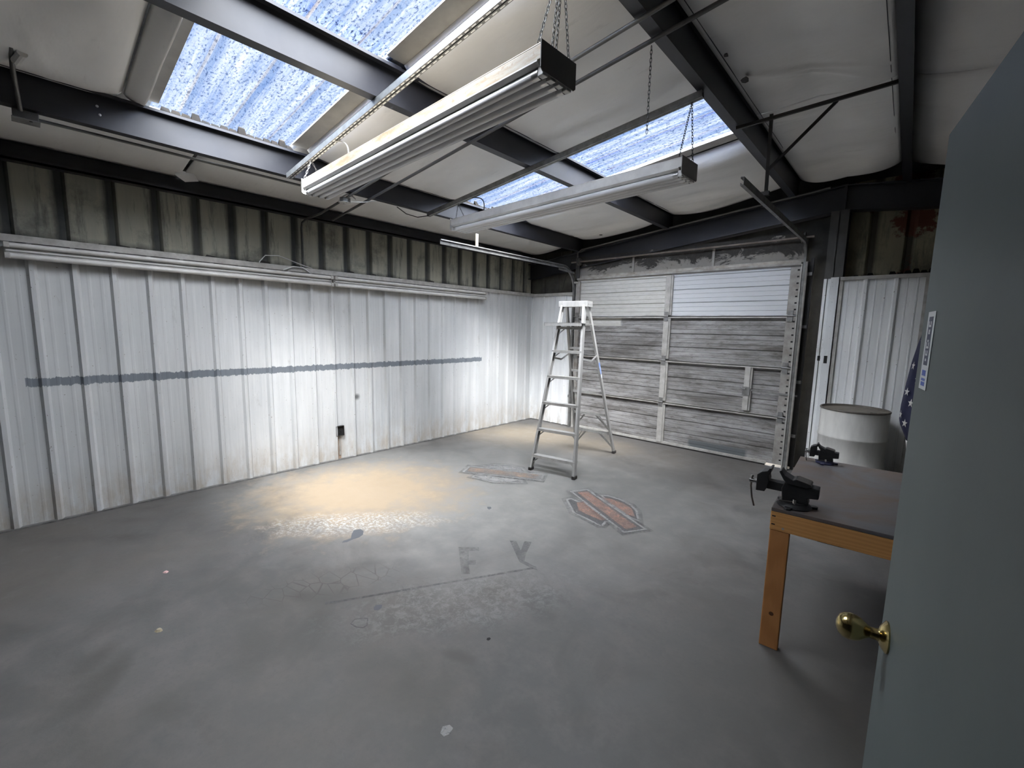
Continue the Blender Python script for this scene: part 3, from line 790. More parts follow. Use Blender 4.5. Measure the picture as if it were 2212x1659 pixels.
def torn(x, y, r, dz=0.10):
    n = 7; rr = random.Random(int(x * 1000))
    pts = [(x + r * rr.uniform(0.6, 1.1) * math.cos(6.283 * k / n), y + 1.5 * r * rr.uniform(0.6, 1.1) * math.sin(6.283 * k / n)) for k in range(n)]
    MB().add([(px, py, zb(px) + dz) for px, py in pts] + [(px, py, zb(px) + dz + 0.004) for px, py in pts], [tuple(range(n)), tuple(range(n, 2 * n))] + [(i, (i + 1) % n, n + (i + 1) % n, n + i) for i in range(n)]).build('torn_patch', M_black, ce)
torn(4.00, -2.64, 0.030, 0.125); torn(3.985, -3.0, 0.016, 0.13); torn(1.45, -0.20, 0.022, 0.095)
def zpurlin(web, mirror, y0=YF, y1=0.12):
    s = -1 if mirror else 1
    z0 = zb(web); z1 = z0 + 0.20
    # a Z section, bottom flange away from the ridge
    t = 0.004
    prof = [(web, z0), (web - s * 0.07, z0 - s * 0.0), (web - s * 0.07, z0 + 0.018), (web - s * 0.07 + s * t, z0 + 0.018), (web - s * 0.07 + s * t, z0 + t), (web - s * t, z0 + t),
            (web - s * t, z1), (web + s * 0.06, z1), (web + s * 0.06, z1 - 0.018), (web + s * 0.06 - s * t, z1 - 0.018), (web + s * 0.06 - s * t, z1 - t), (web, z1 - t)]
    m = MB()
    n = len(prof)
    m.add([(x, y0, z) for x, z in prof] + [(x, y1, z) for x, z in prof], [tuple(range(n)), tuple(range(2 * n - 1, n - 1, -1))] + [(i, (i + 1) % n, n + (i + 1) % n, n + i) for i in range(n)])
    return m.build('purlin', M_steel, ce)
PUR = [zpurlin(w, False) for w in PW] + [zpurlin(2 * RIDGE - w, True) for w in (3.88, 2.40, 0.93)]
# bolt heads seen on the nearest purlin web
for (y, dz) in ((-5.64, 0.125), (-5.63, 0.075)):
    MB().lathe([(0.0, 0.004), (0.008, 0.003), (0.008, 0.0), (0.0, 0.0)], axis='x', n=8).build('bolt', M_chain_b, PUR[0], loc=(0.931, y, zb(0.93) + dz))
# eave strut along the left wall
m = MB().box((-0.17, YF, 2.815), (-0.155, 0.15, 3.02)).box((-0.17, YF, 2.80), (-0.07, 0.15, 2.815)).box((-0.085, YF, 2.80), (-0.07, 0.15, 2.83))
m.build('eave_strut', M_steel, ce)
def rafter(y0):
    for s in (0, 1):
        xa, xb = (-0.15, RIDGE) if s == 0 else (RIDGE, XE - 0.15)
        m = MB()
        def slab(d0, d1, ya, yb):
            m.add([(xa, ya, zb(xa) + d0), (xb, ya, zb(xb) + d0), (xb, yb, zb(xb) + d0), (xa, yb, zb(xa) + d0), (xa, ya, zb(xa) + d1), (xb, ya, zb(xb) + d1), (xb, yb, zb(xb) + d1), (xa, yb, zb(xa) + d1)],
                  [(0, 3, 2, 1), (4, 5, 6, 7), (0, 1, 5, 4), (1, 2, 6, 5), (2, 3, 7, 6), (3, 0, 4, 7)])
        slab(-0.01, 0.0, y0, y0 + 0.15); slab(-0.265, -0.255, y0, y0 + 0.15); slab(-0.255, -0.01, y0 + 0.07, y0 + 0.08)
        m.build('rafter', M_steel, ce)
rafter(0.03)
MB().box((RIDGE - 0.012, 0.02, zb(RIDGE) - 0.27), (RIDGE + 0.012, 0.19, zb(RIDGE))).build('ridge_splice_plate', M_steel, ce)
MB().beam((0.95, 0.0, 2.865), (1.05, -0.01, 2.885), 0.012, 0.012).tube([(0.90, 0.02, 2.79), (0.905, 0.015, 2.86), (0.98, 0.012, zb(0.98) + 0.015), (4.2, 0.012, zb(4.2) + 0.0)], 0.012, 8).build('rafter_conduit', M_conduit, ce)

# skylights: corrugated fibreglass panes, edge curbs
def skylight(idx, y0, y1, label):
    w = empty('window_%d' % idx, ((PANE_BAYS[0][0] + PANE_BAYS[1][1]) / 2, (y0 + y1) / 2, zb(2.4) + 0.25))
    tag(w, label, kind='structure')
    off = w.location
    for (x0, x1) in PANE_BAYS:
        pts = [y0 - 0.06]
        m = MB(); prof = [(y0 - 0.06, 0.0)]
        ypos = y0 + 0.14
        k = 0
        while ypos < y1 - 0.03:
            if k % 3 == 0: prof += [(ypos - 0.028, 0), (ypos - 0.010, 0.032), (ypos + 0.010, 0.032), (ypos + 0.028, 0)]
            else: prof += [(ypos - 0.014, 0), (ypos - 0.007, 0.006), (ypos + 0.007, 0.006), (ypos + 0.014, 0)]
            ypos += 0.102; k += 1
        prof.append((y1 + 0.06, 0.0))
        xa, xb = x0 - 0.09, x1 + 0.09
        n = len(prof)
        m.add([(xa - off.x, y - off.y, zb(xa) + 0.262 + d - off.z) for y, d in prof] + [(xb - off.x, y - off.y, zb(xb) + 0.262 + d - off.z) for y, d in prof], [(i, i + 1, n + i + 1, n + i) for i in range(n - 1)])
        m.build('pane', M_pane, w)
        for (a, b) in ((y0 - (0.09 if idx == 1 else 0.03), y0), (y1, y1 + 0.14)):
            c = MB(); roof_slab(x0 + 0.03, x1 - 0.02, a - off.y, b - off.y, 0, 0.012, c)
            # roof_slab works in world x, shift to the window's frame
            c.v = [(p[0] - off.x, p[1], p[2] + 0.247 - off.z) for p in c.v]
            c.build('curb_board', M_curb, w)
    # crumpled closure strip at the eave end of the panes
    c = MB(); y = y0
    while y < y1 - 0.01:
        d = min(0.06, y1 - y); h = random.uniform(0.012, 0.028)
        if abs(((y - y0 - 0.14) % 0.306) - 0.0) < 0.05: h += 0.03
        x = PW[0] + 0.01
        c.add([(x - off.x, y - off.y, zb(x) + 0.195 - off.z), (x - off.x, y + d - off.y, zb(x) + 0.195 - off.z), (x - off.x, y + d - off.y, zb(x) + 0.215 + h - off.z), (x - off.x, y + d * 0.3 - off.y, zb(x) + 0.218 + h - off.z),
               (x + 0.05 - off.x, y - off.y, zb(x) + 0.20 - off.z), (x + 0.05 - off.x, y + d - off.y, zb(x) + 0.20 - off.z)], [(0, 1, 2, 3), (0, 4, 5, 1), (3, 2, 5, 4)])
        y += d
    c.build('closure_strip', M_near_black, w)
    return w
skylight(1, *SKY_Y[0], 'wide fibreglass skylight nearest the viewer, over the front of the floor')
skylight(2, *SKY_Y[1], 'farther fibreglass skylight towards the roll-up door')

# ================================================================== DOORS
# ---------------- roll-up sectional door
gd = empty('door_1', (2.465, 0.0, 0.0))
tag(gd, 'weathered white sectional roll-up garage door with four grooved sections', kind='structure')
GX0, GX1 = 0.93, 4.005
def gp(m, name, mat, **k): 
    m.v = [(x - 2.465, y, z) for x, y, z in m.v]
    return m.build(name, mat, gd, **k)
SZ = [0.03, 0.635, 1.235, 1.85, 2.44]
for i in range(4):
    z0, z1 = SZ[i], SZ[i + 1]
    prof = [(z0, 0.0)]
    ng = 10
    for k in range(1, ng):
        zc = z0 + (z1 - z0) * k / ng
        deep = (k % 3 == 0)
        g, d = (0.008, 0.016) if deep else (0.005, 0.005)
        prof += [(zc - g, 0.0), (zc - g * 0.5, d), (zc + g * 0.5, d), (zc + g, 0.0)]
    prof.append((z1, 0.0))
    m = MB(); n = len(prof)
    m.add([(GX0, d + 0.02, z) for z, d in prof] + [(GX1, d + 0.02, z) for z, d in prof] , [(j, j + 1, n + j + 1, n + j) for j in range(n - 1)])
    o = gp(m, 'door_section', M_garage)
    s = o.modifiers.new('thick', 'SOLIDIFY'); s.thickness = 0.004; s.offset = 0
for z in SZ[1:4]:
    o = gp(MB().box((GX0, -0.022, z - 0.016), (GX1, 0.02, z - 0.006)).box((GX0, -0.022, z - 0.032), (GX1, -0.018, z - 0.006)), 'section_lip', M_gframe)
gp(MB().box((GX1 - 0.002, 0.03, 0.03), (4.09, 0.06, 2.46)), 'side_seal', M_black)
gp(MB().box((0.87, 0.03, 0.0), (GX0 + 0.002, 0.06, 2.46)), 'side_seal', M_black)
gp(MB().box((GX0, -0.02, 2.425), (GX1, 0.02, 2.455)), 'top_rail', M_gframe2)
gp(MB().box((GX0, -0.012, 0.02), (GX1 - 0.17, 0.02, 0.05)), 'bottom_rail', M_gframe)
gp(MB().box((GX0, -0.008, 0.0), (GX1 - 0.18, 0.03, 0.022)), 'bottom_seal', M_black)
for i in range(4):
    za, zc = SZ[i] + 0.012, SZ[i + 1] - 0.036
    gp(MB().box((2.415, -0.022, za), (2.49, 0.018, zc)).box((2.49, -0.010, za), (2.512, 0.018, zc)), 'centre_stile', M_gframe)
    gp(MB().box((GX0, -0.018, za), (GX0 + 0.06, 0.018, zc)), 'end_stile', M_gframe2)
    gp(MB().box((GX1 - 0.10, -0.018, za), (GX1, 0.018, zc)), 'end_stile', M_gframe2)
    for k in range(7):
        zz = za + (zc - za) * (k + 0.6) / 7.2
        gp(MB().box((GX1 - 0.03, -0.0195, zz), (GX1 - 0.008, -0.018, zz + 0.018)), 'stile_slot', M_hole)
gp(MB().box((3.515, -0.026, 0.66), (3.578, 0.018, 1.205)).box((3.578, -0.012, 0.66), (3.60, 0.018, 1.205)), 'lock_stile', M_gframe)
for z in SZ[1:4]:
    for x in (2.45, GX1 - 0.06, GX0 + 0.03):
        h = gp(MB().box((x - 0.028, -0.030, z - 0.075), (x + 0.028, -0.022, z - 0.018)).box((x - 0.028, -0.030, z + 0.002), (x + 0.028, -0.020, z + 0.055)).tube([(x - 0.034, -0.032, z - 0.008), (x + 0.034, -0.032, z - 0.008)], 0.009, 8), 'hinge', M_galv_dull)
for z in SZ[1:4]:
    for (a, b) in ((GX1 - 0.05, GX1 + 0.045), (GX0 - 0.045, GX0 + 0.05)):
        gp(MB().tube([(a, -0.034, z - 0.008), (b, -0.034, z - 0.008)], 0.006, 8), 'roller_shaft', M_galv_dull)
gp(MB().beam((3.60, -0.034, 0.925), (4.10, -0.034, 0.905), 0.004, 0.022).box((3.505, -0.036, 0.85), (3.59, -0.026, 0.96)).tube([(3.545, -0.04, 0.935), (3.545, -0.06, 0.935), (3.49, -0.062, 0.94)], 0.006, 8), 'lock_bar', M_galv_dull)

# door tracks
def c_track(name, pts, side, label):
    """C-shaped steel track along a path; side = which way the open side faces"""
    root = empty(name, (pts[-1][0], pts[-1][1], 0))
    tag(root, label, 'door track', 'roll-up door tracks')
    N = len(pts); P = [Vector(p) for p in pts]
    m = MB(); sx = side
    sec = [(0, -0.027), (sx * 0.022, -0.030), (sx * 0.024, -0.018), (sx * 0.021, -0.018), (sx * 0.020, -0.026), (sx * 0.003, -0.024), (sx * 0.003, 0.024), (sx * 0.020, 0.026), (sx * 0.021, 0.012), (sx * 0.024, 0.012), (sx * 0.023, 0.030), (0, 0.027)]
    vs_ = []
    for i, p in enumerate(P):
        d = (P[min(i + 1, N - 1)] - P[max(i - 1, 0)]).normalized()
        nrm = d.cross(Vector((1, 0, 0))).normalized()
        for (a, b) in sec: vs_.append(p + Vector((a, 0, 0)) + nrm * b - root.location)
    n = len(sec)
    fs_ = [(i * n + k, i * n + (k + 1) % n, (i + 1) * n + (k + 1) % n, (i + 1) * n + k) for i in range(N - 1) for k in range(n)]
    fs_ += [tuple(range(n)), tuple(range((N - 1) * n, N * n))]
    m.add(vs_, fs_)
    m.build('track_rail', M_galv_dull, root)
    return root
def track_path(x, zt, yend, R=0.33, yv=-0.045):
    pts = [(x, yend, zt), (x, yend / 2, zt)]
    yc = yv - R
    for k in range(0, 11):
        a = math.pi / 2 * k / 10
        pts.append((x, yc + R * math.sin(a), zt - R + R * math.cos(a)))
    pts += [(x, yv, 1.2), (x, yv, 0.0)]
    return pts
tl_ = c_track('door_track', track_path(0.885, 2.605, -2.78), 1, 'steel track left of the roll-up door, bending back towards the viewer')
tr_ = c_track('door_track', track_path(4.055, 2.675, -2.66, 0.20), -1, 'steel track right of the roll-up door, its open end hung from an angle frame')
o = tl_.location
MB().box((0.0, 0.0, 0), (0.05, 0.004, 2.40)).box((0.0, 0.0, 0), (0.004, 0.06, 2.40)).build('jamb_angle', M_gframe, tl_, loc=(0.025, 0.03, 0))
for z in [0.25 + 0.21 * i for i in range(10)]:
    MB().box((0, -0.001, 0), (0.012, 0.0, 0.028)).build('slot', M_hole, tl_, loc=(0.045, 0.03, z))
MB().box((-0.02, -0.01, 0), (0.04, 0.05, 0.03)).build('jamb_bracket', M_gframe, tl_, loc=(0.02, 0.0, 2.37))
MB().box((0, 0, 0), (0.012, 0.03, 2.43)).build('jamb_angle', M_gframe, tr_, loc=(-0.045, -0.01, 0))
MB().tube([(0, 0, 0), (0, 0, 2.45)], 0.012, 8).build('jamb_pipe', M_gframe2, tr_, loc=(0.012, -0.02, 0))
for z in (0.4, 1.05, 1.7, 2.3):
    MB().box((0, 0, 0), (0.06, 0.06, 0.035)).build('track_bracket', M_galv_dull, tr_, loc=(0.0, 0.03, z))
for z in (0.5, 1.1, 1.7):
    MB().box((-0.05, 0.0, 0), (0.0, 0.05, 0.04)).build('track_bracket', M_galv_dull, tl_, loc=(0.0, 0.02, z))
MB().box((-0.006, -0.02, 0), (0.006, 0.02, 0.16)).build('hanger_stick', M_woodpale, tl_, loc=(0.0, -2.20 - o.y, 2.63))
MB().beam((0, 0, 0), (0.05, 0.36, -0.03), 0.004, 0.03).build('track_brace', M_galv_dull, tl_, loc=(0.0, -0.42, 2.56))

# track hanger frame at the ceiling
hg = empty('track_hanger', (4.06, -2.10, 2.70))
tag(hg, 'black angle-iron frame hanging the right door track from the purlins', 'bracket')
def rel(p, o_): return (p[0] - o_.location.x, p[1] - o_.location.y, p[2] - o_.location.z)
MB().beam(rel((3.86, -2.28, zb(3.86) - 0.012), hg), rel((4.86, -2.05, 3.31), hg), 0.022, 0.022).build('angle_bar', M_black, hg)
MB().beam(rel((4.085, -2.22, 3.25), hg), rel((4.065, -2.10, 2.72), hg), 0.022, 0.022, (1, 0, 0)).build('drop_bar', M_black, hg)
MB().beam(rel((4.47, -2.12, 3.262), hg), rel((4.075, -2.14, 2.88), hg), 0.018, 0.018, (0, 1, 0)).build('diagonal_brace', M_black, hg)
MB().box((-0.03, -0.02, 0.0), (0.03, 0.02, 0.03)).build('bolt_plate', M_black, hg)

# torsion shaft over the door
ts = MB().tube([(0.80, -0.0, 2.715), (4.10, 0.0, 2.735)], 0.013, 10).build('torsion_shaft', simple('rusty_shaft', (0.20, 0.17, 0.15), (0.12, 0.10, 0.085), 10, 0.5, 0.4))
tag(ts, 'thin rusty steel shaft running above the roll-up door', 'pipe')
for x in (0.93, 3.98):
    MB().lathe([(0.0, 0.0), (0.06, 0.0), (0.06, 0.008), (0.045, 0.012), (0.045, 0.028), (0.06, 0.032), (0.06, 0.04), (0.0, 0.04)], (x, 0.0, 2.716 + (x - 0.8) * 0.006), 'x', 20).build('cable_drum', M_steel2, ts, smooth=True)
ld_ = MB().tube([(0.80, 0.06, 2.85), (0.74, 0.04, 2.66), (0.665, 0.02, 2.45), (0.62, 0.03, 2.30)], 0.004, 6).build('hanging_wire', M_cable_k)
tag(ld_, 'thin dark wire dangling in the corner left of the roll-up door', 'wire')

# ---------------- walk-in door, folded back against the partition
DW = 0.90
dloc = Vector((5.026, -4.804, 0))
ddir = Vector((0.1452, -0.9894, 0))                 # from the free edge to the hinge
d2 = empty('door_2', dloc, math.atan2(ddir.y, ddir.x))
tag(d2, 'slate green walk-in door with a brass knob standing open at the right', kind='structure')
# local x runs from free edge to hinge, local -y faces the partition
slab = MB().box((0, 0.0, 0.012), (DW, 0.044, 2.03)).build('door_leaf', M_teal, d2, bevel=0.002)
# which local side faces the room
room_n = Vector((-1, 0, 0)); ly = Vector((-ddir.y, ddir.x, 0))
SIDE = -1 if ly.dot(room_n) < 0 else 1
FY = 0.0 if SIDE < 0 else 0.044
slab.location = (0, 0.0 if SIDE < 0 else -0.044, 0)
FY = 0.0
KZ = 0.985
k = empty('knob_set', (0.075, FY, KZ), 0, d2)
prof_rose = [(0.0, 0.0), (0.033, 0.0), (0.0335, 0.003), (0.030, 0.006), (0.022, 0.012), (0.014, 0.015), (0.012, 0.02), (0.0115, 0.032)]
prof_knob = [(0.0115, 0.030), (0.014, 0.034), (0.017, 0.038), (0.0235, 0.046), (0.0275, 0.056), (0.0285, 0.066), (0.026, 0.076), (0.020, 0.084), (0.010, 0.089), (0.0, 0.090)]
for nm, pf in (('rose', prof_rose), ('knob', prof_knob)):
    MB().lathe([(r, SIDE * h) for r, h in pf], axis='y', n=32).build(nm, M_brass, k, smooth=True)
# bumper sticker near the free edge
def onface(m, name, mat, lift, parent=d2):
    m.v = [(x, SIDE * lift + FY, z) if False else (x, FY + SIDE * (lift + y), z) for x, y, z in m.v]
    return m.build(name, mat, parent)
stk = onface(MB().box((0.046, 0.0, 1.525), (0.106, 0.0006, 1.678)), 'sticker', M_paper, 0.0005)
stk['label'] = 'white bumper sticker with dark blue lettering stuck upright by the door edge'
onface(MB().box((0.060, 0, 1.573), (0.092, 0.0003, 1.668)), 'printed_panel', M_ink, 0.0012, stk)
for (z, h, w) in ((1.648, 0.011, 0.020), (1.634, 0.009, 0.012), (1.619, 0.004, 0.012), (1.606, 0.012, 0.022), (1.592, 0.010, 0.018), (1.581, 0.005, 0.010)):
    onface(MB().box((0.076 - w / 2, 0, z), (0.076 + w / 2, 0.0002, z + h * 0.35)).box((0.076 - w / 2, 0, z), (0.076 - w / 2 + 0.005, 0.0002, z + h)).box((0.076 + w / 2 - 0.006, 0, z + h * 0.4), (0.076 + w / 2, 0.0002, z + h)), 'printed_letter', M_paper, 0.0016, stk)
for (z, h) in ((1.552, 0.011), (1.542, 0.005), (1.532, 0.008)):
    onface(MB().box((0.060, 0, z), (0.090, 0.0003, z + h)), 'printed_block', M_ink2, 0.0012, stk)
for z in (0.3, 1.05, 1.8):
    MB().tube([(DW + 0.004, 0.0, z), (DW + 0.004, 0.0, z + 0.09)], 0.007, 8).build('hinge', M_brass, d2)

# ================================================================== THINGS
# ---------------- hanging fluorescent fixtures
def chain_into(m, p, q, pitch=0.019, r=0.0016, wl=0.0058):
    p, q = Vector(p), Vector(q)
    L = (q - p).length; n = max(2, int(L / pitch)); d = (q - p) / L
    a = Vector((1, 0, 0)) if abs(d.x) < 0.8 else Vector((0, 1, 0))
    u = (a - d * a.dot(d)).normalized(); w = d.cross(u)
    for i in range(n):
        c = p + d * (L * (i + 0.5) / n)
        s = u if i % 2 else w
        hl = L / n * 0.68
        pts = []
        for k_ in range(8):
            t_ = 2 * math.pi * k_ / 8
            ct, st = math.cos(t_), math.sin(t_)
            pts.append(c + d * (hl * (abs(ct) ** 0.6) * (1 if ct > 0 else -1)) + s * (wl * st))
        m.tube(pts, r, 5, closed=True)

def fixture(loc, rz, mat_body, label, hang):
    root = empty('hanging_light', loc, rz)
    tag(root, label, 'light fixture', 'chain-hung fluorescent fixtures')
    H = 1.225; W = 0.108
    # gear tray with turned-down lips
    m = MB().box((-H, -W, 0.045), (H, W, 0.10)).box((-H, -W, 0.098), (H, -W + 0.012, 0.106)).box((-H, W - 0.012, 0.098), (H, W, 0.106))
    m.build('housing', mat_body, root, bevel=0.003)
    m = MB().prism([(-W - 0.002, 0.04), (-W + 0.015, 0.028), (W - 0.015, 0.028), (W + 0.002, 0.04), (W + 0.002, 0.046), (-W - 0.002, 0.046)], -H + 0.02, H - 0.02, 'x')
    m.build('reflector', M_fix_white, root)
    for s in (-1, 1):
        m = MB().prism([(-W - 0.006, 0.01), (-W + 0.006, 0.0), (W - 0.006, 0.0), (W + 0.006, 0.01), (W + 0.006, 0.112), (-W - 0.006, 0.112)], s * H, s * (H + 0.004), 'x')
        m.build('end_plate', (M_endplate if mat_body is M_fix_rust else M_endplate2) if s > 0 else M_fix_white, root)
    for i in range(4):
        y = -0.078 + 0.052 * i
        tb = MB().tube([(-H + 0.035, y, 0.008), (H - 0.035, y, 0.008)], 0.019, 16).build('tube', M_tube, root, smooth=True)
        for s in (-1, 1):
            MB().tube([(s * (H - 0.064), y, 0.008), (s * (H - 0.030), y, 0.008)], 0.0197, 16).build('tube_cap', M_cap, tb, smooth=True)
            MB().box((s * (H - 0.03), y - 0.016, -0.008), (s * (H - 0.002), y + 0.016, 0.03)).build('lamp_holder', M_fix_white, root, bevel=0.003)
    Mi = Matrix.Rotation(-rz, 3, 'Z')
    for (a, b, mt) in hang:
        m = MB()
        bl = Mi @ (Vector(b) - Vector(loc))
        chain_into(m, a, bl)
        m.build('chain', mt, root)
    return root
f1 = (2.605, -4.468, 2.642); a1 = math.atan2(-4.515 + 4.42, 2.45)
S1 = -4.47
fixture(f1, a1, M_fix_rust, 'rusty cream fluorescent fixture with dark end plate, nearest on its chains',
        [((1.2, -0.10, 0.11), (3.80, S1, zb(3.8) - 0.045), M_chain), ((1.2, 0.10, 0.11), (3.80, S1, zb(3.8) - 0.045), M_chain), ((1.195, -0.012, 0.10), (3.80, S1 - 0.005, zb(3.8) - 0.045), M_chain), ((1.195, 0.014, 0.10), (3.80, S1 + 0.005, zb(3.8) - 0.045), M_chain),
         ((-1.2, -0.10, 0.11), (1.42, S1, zb(1.42) - 0.045), M_chain_b), ((-1.2, 0.04, 0.11), (1.42, S1, zb(1.42) - 0.045), M_chain_b)])
S2 = -2.97
f2 = (2.615, -3.012, 2.625); a2 = math.atan2(-3.09 + 2.935, 2.45)
fixture(f2, a2, M_fix_white, 'white fluorescent fixture hung farther back, under the second strut',
        [((1.2, -0.10, 0.11), (3.78, S2, zb(3.78) - 0.045), M_chain), ((1.2, 0.10, 0.11), (3.78, S2, zb(3.78) - 0.045), M_chain), ((-1.2, -0.06, 0.11), (1.42, S2, zb(1.42) - 0.045), M_chain), ((-1.2, 0.08, 0.11), (1.42, S2, zb(1.42) - 0.045), M_chain)])

# perforated struts under the purlins
def strut(y, x0, x1, mat, label):
    root = empty('strut_channel', (x0, y, zb(x0) - 0.042))
    tag(root, label, 'strut', 'perforated struts under the purlins')
    L = (x1 - x0) * math.sqrt(1 + SL * SL); ang = -math.atan(SL)
    root.rotation_euler = (0, ang, 0)
    m = MB().box((0, -0.0205, 0), (L, -0.018, 0.041)).box((0, 0.018, 0), (L, 0.0205, 0.041)).box((0, -0.0205, 0.0385), (L, 0.0205, 0.041))
    m.build('channel', mat, root)
    m = MB().box((0, -0.0205, -0.002), (L, -0.003, 0.001)).box((0, 0.003, -0.002), (L, 0.0205, 0.001))
    m.build('lip', M_galv_dull, root)
    if mat is M_galv:
        m = MB(); x = 0.010
        while x < L - 0.04:
            m.box((x, -0.0150, -0.0035), (x + 0.030, -0.0075, -0.002)).box((x + 0.02, 0.0075, -0.0035), (x + 0.050, 0.0150, -0.002)); x += 0.0508
        m.build('slot_light', simple('slot_light_white', (0.88, 0.88, 0.87), rough=0.35), root)['kind'] = 'stuff'  # raised white dashes stand for light showing through the slots
    return root
strut(S1, 0.98, 4.30, M_galv, 'bright galvanised perforated strut over the nearer light')
strut(S2, 0.92, 3.85, M_galv_dull, 'dull grey strut over the farther light, crossing the second skylight')

# feed cables from the struts to the fixtures
def arc(p, q, lift, n=12, side=(0, 0, 0)):
    p, q = Vector(p), Vector(q)
    return [p.lerp(q, i / n) + Vector((side[0], side[1], lift + side[2])) * math.sin(math.pi * i / n) * 1.0 for i in range(n + 1)]
o = MB().tube(arc((1.80, S1, zb(1.8) - 0.04), (1.93, -4.44, 2.745), 0.05, side=(0.05, 0.02, 0)), 0.005, 8).build('feed_cable', M_cable_w, smooth=True)
tag(o, 'white cable looping from the bright strut down to the nearer fixture', 'cable')
o = MB().tube(arc((1.62, S2, zb(1.62) - 0.04), (1.78, -2.96, 2.73), 0.05, side=(0.06, 0.02, 0)), 0.005, 8).build('feed_cable', M_cable_k, smooth=True)
tag(o, 'black cable looping from the dull strut down to the farther fixture', 'cable')
o = MB().tube([(0.90, -3.36, 2.865), (0.86, -3.22, 2.83), (0.87, -3.08, 2.82), (0.95, -2.98, 2.845)], 0.005, 8).build('feed_cable', M_cable_k, smooth=True)
tag(o, 'thin black cable drooping below the purlin to the dull strut', 'cable')

# conduits running up the slope, junction box
def conduit(y, x0, x1, mat, label, drop=False):
    pts = [(x0, y, zb(x0) - 0.014), (x1, y, zb(x1) - 0.014)]
    if drop: pts = [(-0.17, y - 0.03, 2.26), (-0.17, y - 0.03, 2.70), (-0.14, y - 0.03, 2.755), (-0.05, y - 0.02, 2.785), (0.10, y - 0.01, 2.79)] + pts
    o = MB().tube(pts, 0.012, 10).build('conduit', mat, smooth=True)
    tag(o, label, 'conduit', 'ceiling conduits')
    return o
c1 = conduit(-3.87, 0.25, 4.30, M_conduit, 'grey conduit with a junction box, bending down the left wall', True)
c2 = conduit(-3.68, 0.12, 4.34, simple('dark_conduit', (0.10, 0.10, 0.10), (0.07, 0.07, 0.07), 9, 0.5, 0.3), 'dark straight conduit beside the one with the junction box')
jb = empty('junction_box', (0.78, -3.87, zb(0.78) - 0.05), 0.0)
tag(jb, 'grey octagonal ceiling junction box beside the near light', 'junction box')
MB().lathe([(0.0, 0.0), (0.052, 0.0), (0.052, 0.04), (0.0, 0.04)], n=8).build('box_body', M_galv_dull, jb)
MB().lathe([(0.0, -0.004), (0.056, -0.004), (0.056, 0.0), (0.0, 0.0)], n=8).build('cover_plate', M_fix_white, jb)
for s in (-1, 1): MB().tube([(s * 0.03, 0, -0.004), (s * 0.03, 0, -0.009)], 0.005, 8).build('screw', M_chain_b, jb)
o = MB().tube(arc((0.70, -3.90, zb(0.7) - 0.03), (0.86, -3.80, zb(0.86) - 0.03), 0.06), 0.006, 8).build('box_cable', M_cable_w, smooth=True)
tag(o, 'short white cable arched over the ceiling junction box', 'cable')
o = MB().tube([(0.86, -3.85, zb(.86) - 0.06), (0.95, -3.78, zb(.95) - 0.075), (1.02, -3.68, zb(1.0) - 0.06)], 0.005, 8).build('box_cable', M_cable_w, smooth=True)
tag(o, 'white cable tail hooked below the ceiling junction box', 'cable')

# conduit along the first purlin with its box and drop, far left
o = MB().tube([(0.845, -5.93, 2.856), (0.80, -5.3, 2.87), (0.79, -4.3, 2.872)], 0.010, 10).build('conduit', M_conduit, smooth=True)
tag(o, 'thin conduit strapped along the first purlin beside the left eave', 'conduit', 'ceiling conduits')
bx = empty('junction_box', (0.855, -5.965, 2.85))
tag(bx, 'square grey junction box at the far left under the first purlin', 'junction box')
MB().box((-0.05, -0.055, -0.02), (0.05, 0.055, 0.03)).build('box_body', M_conduit, bx, bevel=0.004)
MB().box((-0.055, -0.06, -0.024), (0.055, 0.06, -0.02)).build('cover_plate', M_galv_dull, bx)
MB().tube([(0.03, 0.02, -0.024), (0.03, 0.02, -0.026)], 0.008, 8).build('knockout', M_hole, bx)
o = MB().tube([(0.91, -5.985, 2.87), (1.10, -6.0, 3.02), (1.16, -6.0, 3.07), (1.26, -6.0, 3.085)], 0.012, 10).build('conduit', M_conduit, smooth=True)
tag(o, 'short conduit rising from the far left junction box to the ceiling', 'conduit', 'ceiling conduits')
MB().tube([(1.16, -5.985, 3.05), (1.25, -5.96, 3.07)], 0.022, 12).build('conduit_elbow', M_fix_white, o)

# loose chain hanging from the dark rafter purlin
m = MB(); chain_into(m, (3.79, -3.62, zb(3.79)), (3.79, -3.62, 2.74), 0.02)
o = m.build('hanging_chain', M_chain)
tag(o, 'single loose chain dangling from the purlin left of the right door track', 'chain')

# ---------------- strip lights along the left wall
def wall_light(y0, y1, label):
    root = empty('wall_strip_light', (0.028, (y0 + y1) / 2, 2.12))
    tag(root, label, 'light fixture', 'strip lights on the left wall')
    h = (y1 - y0) / 2
    MB().box((0.0, -h, -0.055), (0.045, h, 0.055)).build('channel', M_fix_white, root, bevel=0.004)
    MB().prism([(0.045, -0.01), (0.06, -0.004), (0.06, 0.006), (0.045, 0.012)], -h + 0.01, h - 0.01, 'y').build('centre_ridge', M_fix_white, root)
    for dz in (0.038, -0.040):
        tb = MB().tube([(0.068, -h + 0.03, dz), (0.068, h - 0.03, dz)], 0.0175, 14).build('tube', M_fix_white, root, smooth=True)
        for s in (-1, 1):
            MB().box((0.04, s * h, dz - 0.02), (0.09, s * (h - 0.03), dz + 0.02)).build('lamp_holder', M_gframe, root, bevel=0.004)
    return root
wall_light(-6.13, -3.685, 'white two-tube strip light on the left wall, nearer the viewer')
wall_light(-3.665, -1.25, 'white two-tube strip light on the left wall, nearer the corner')
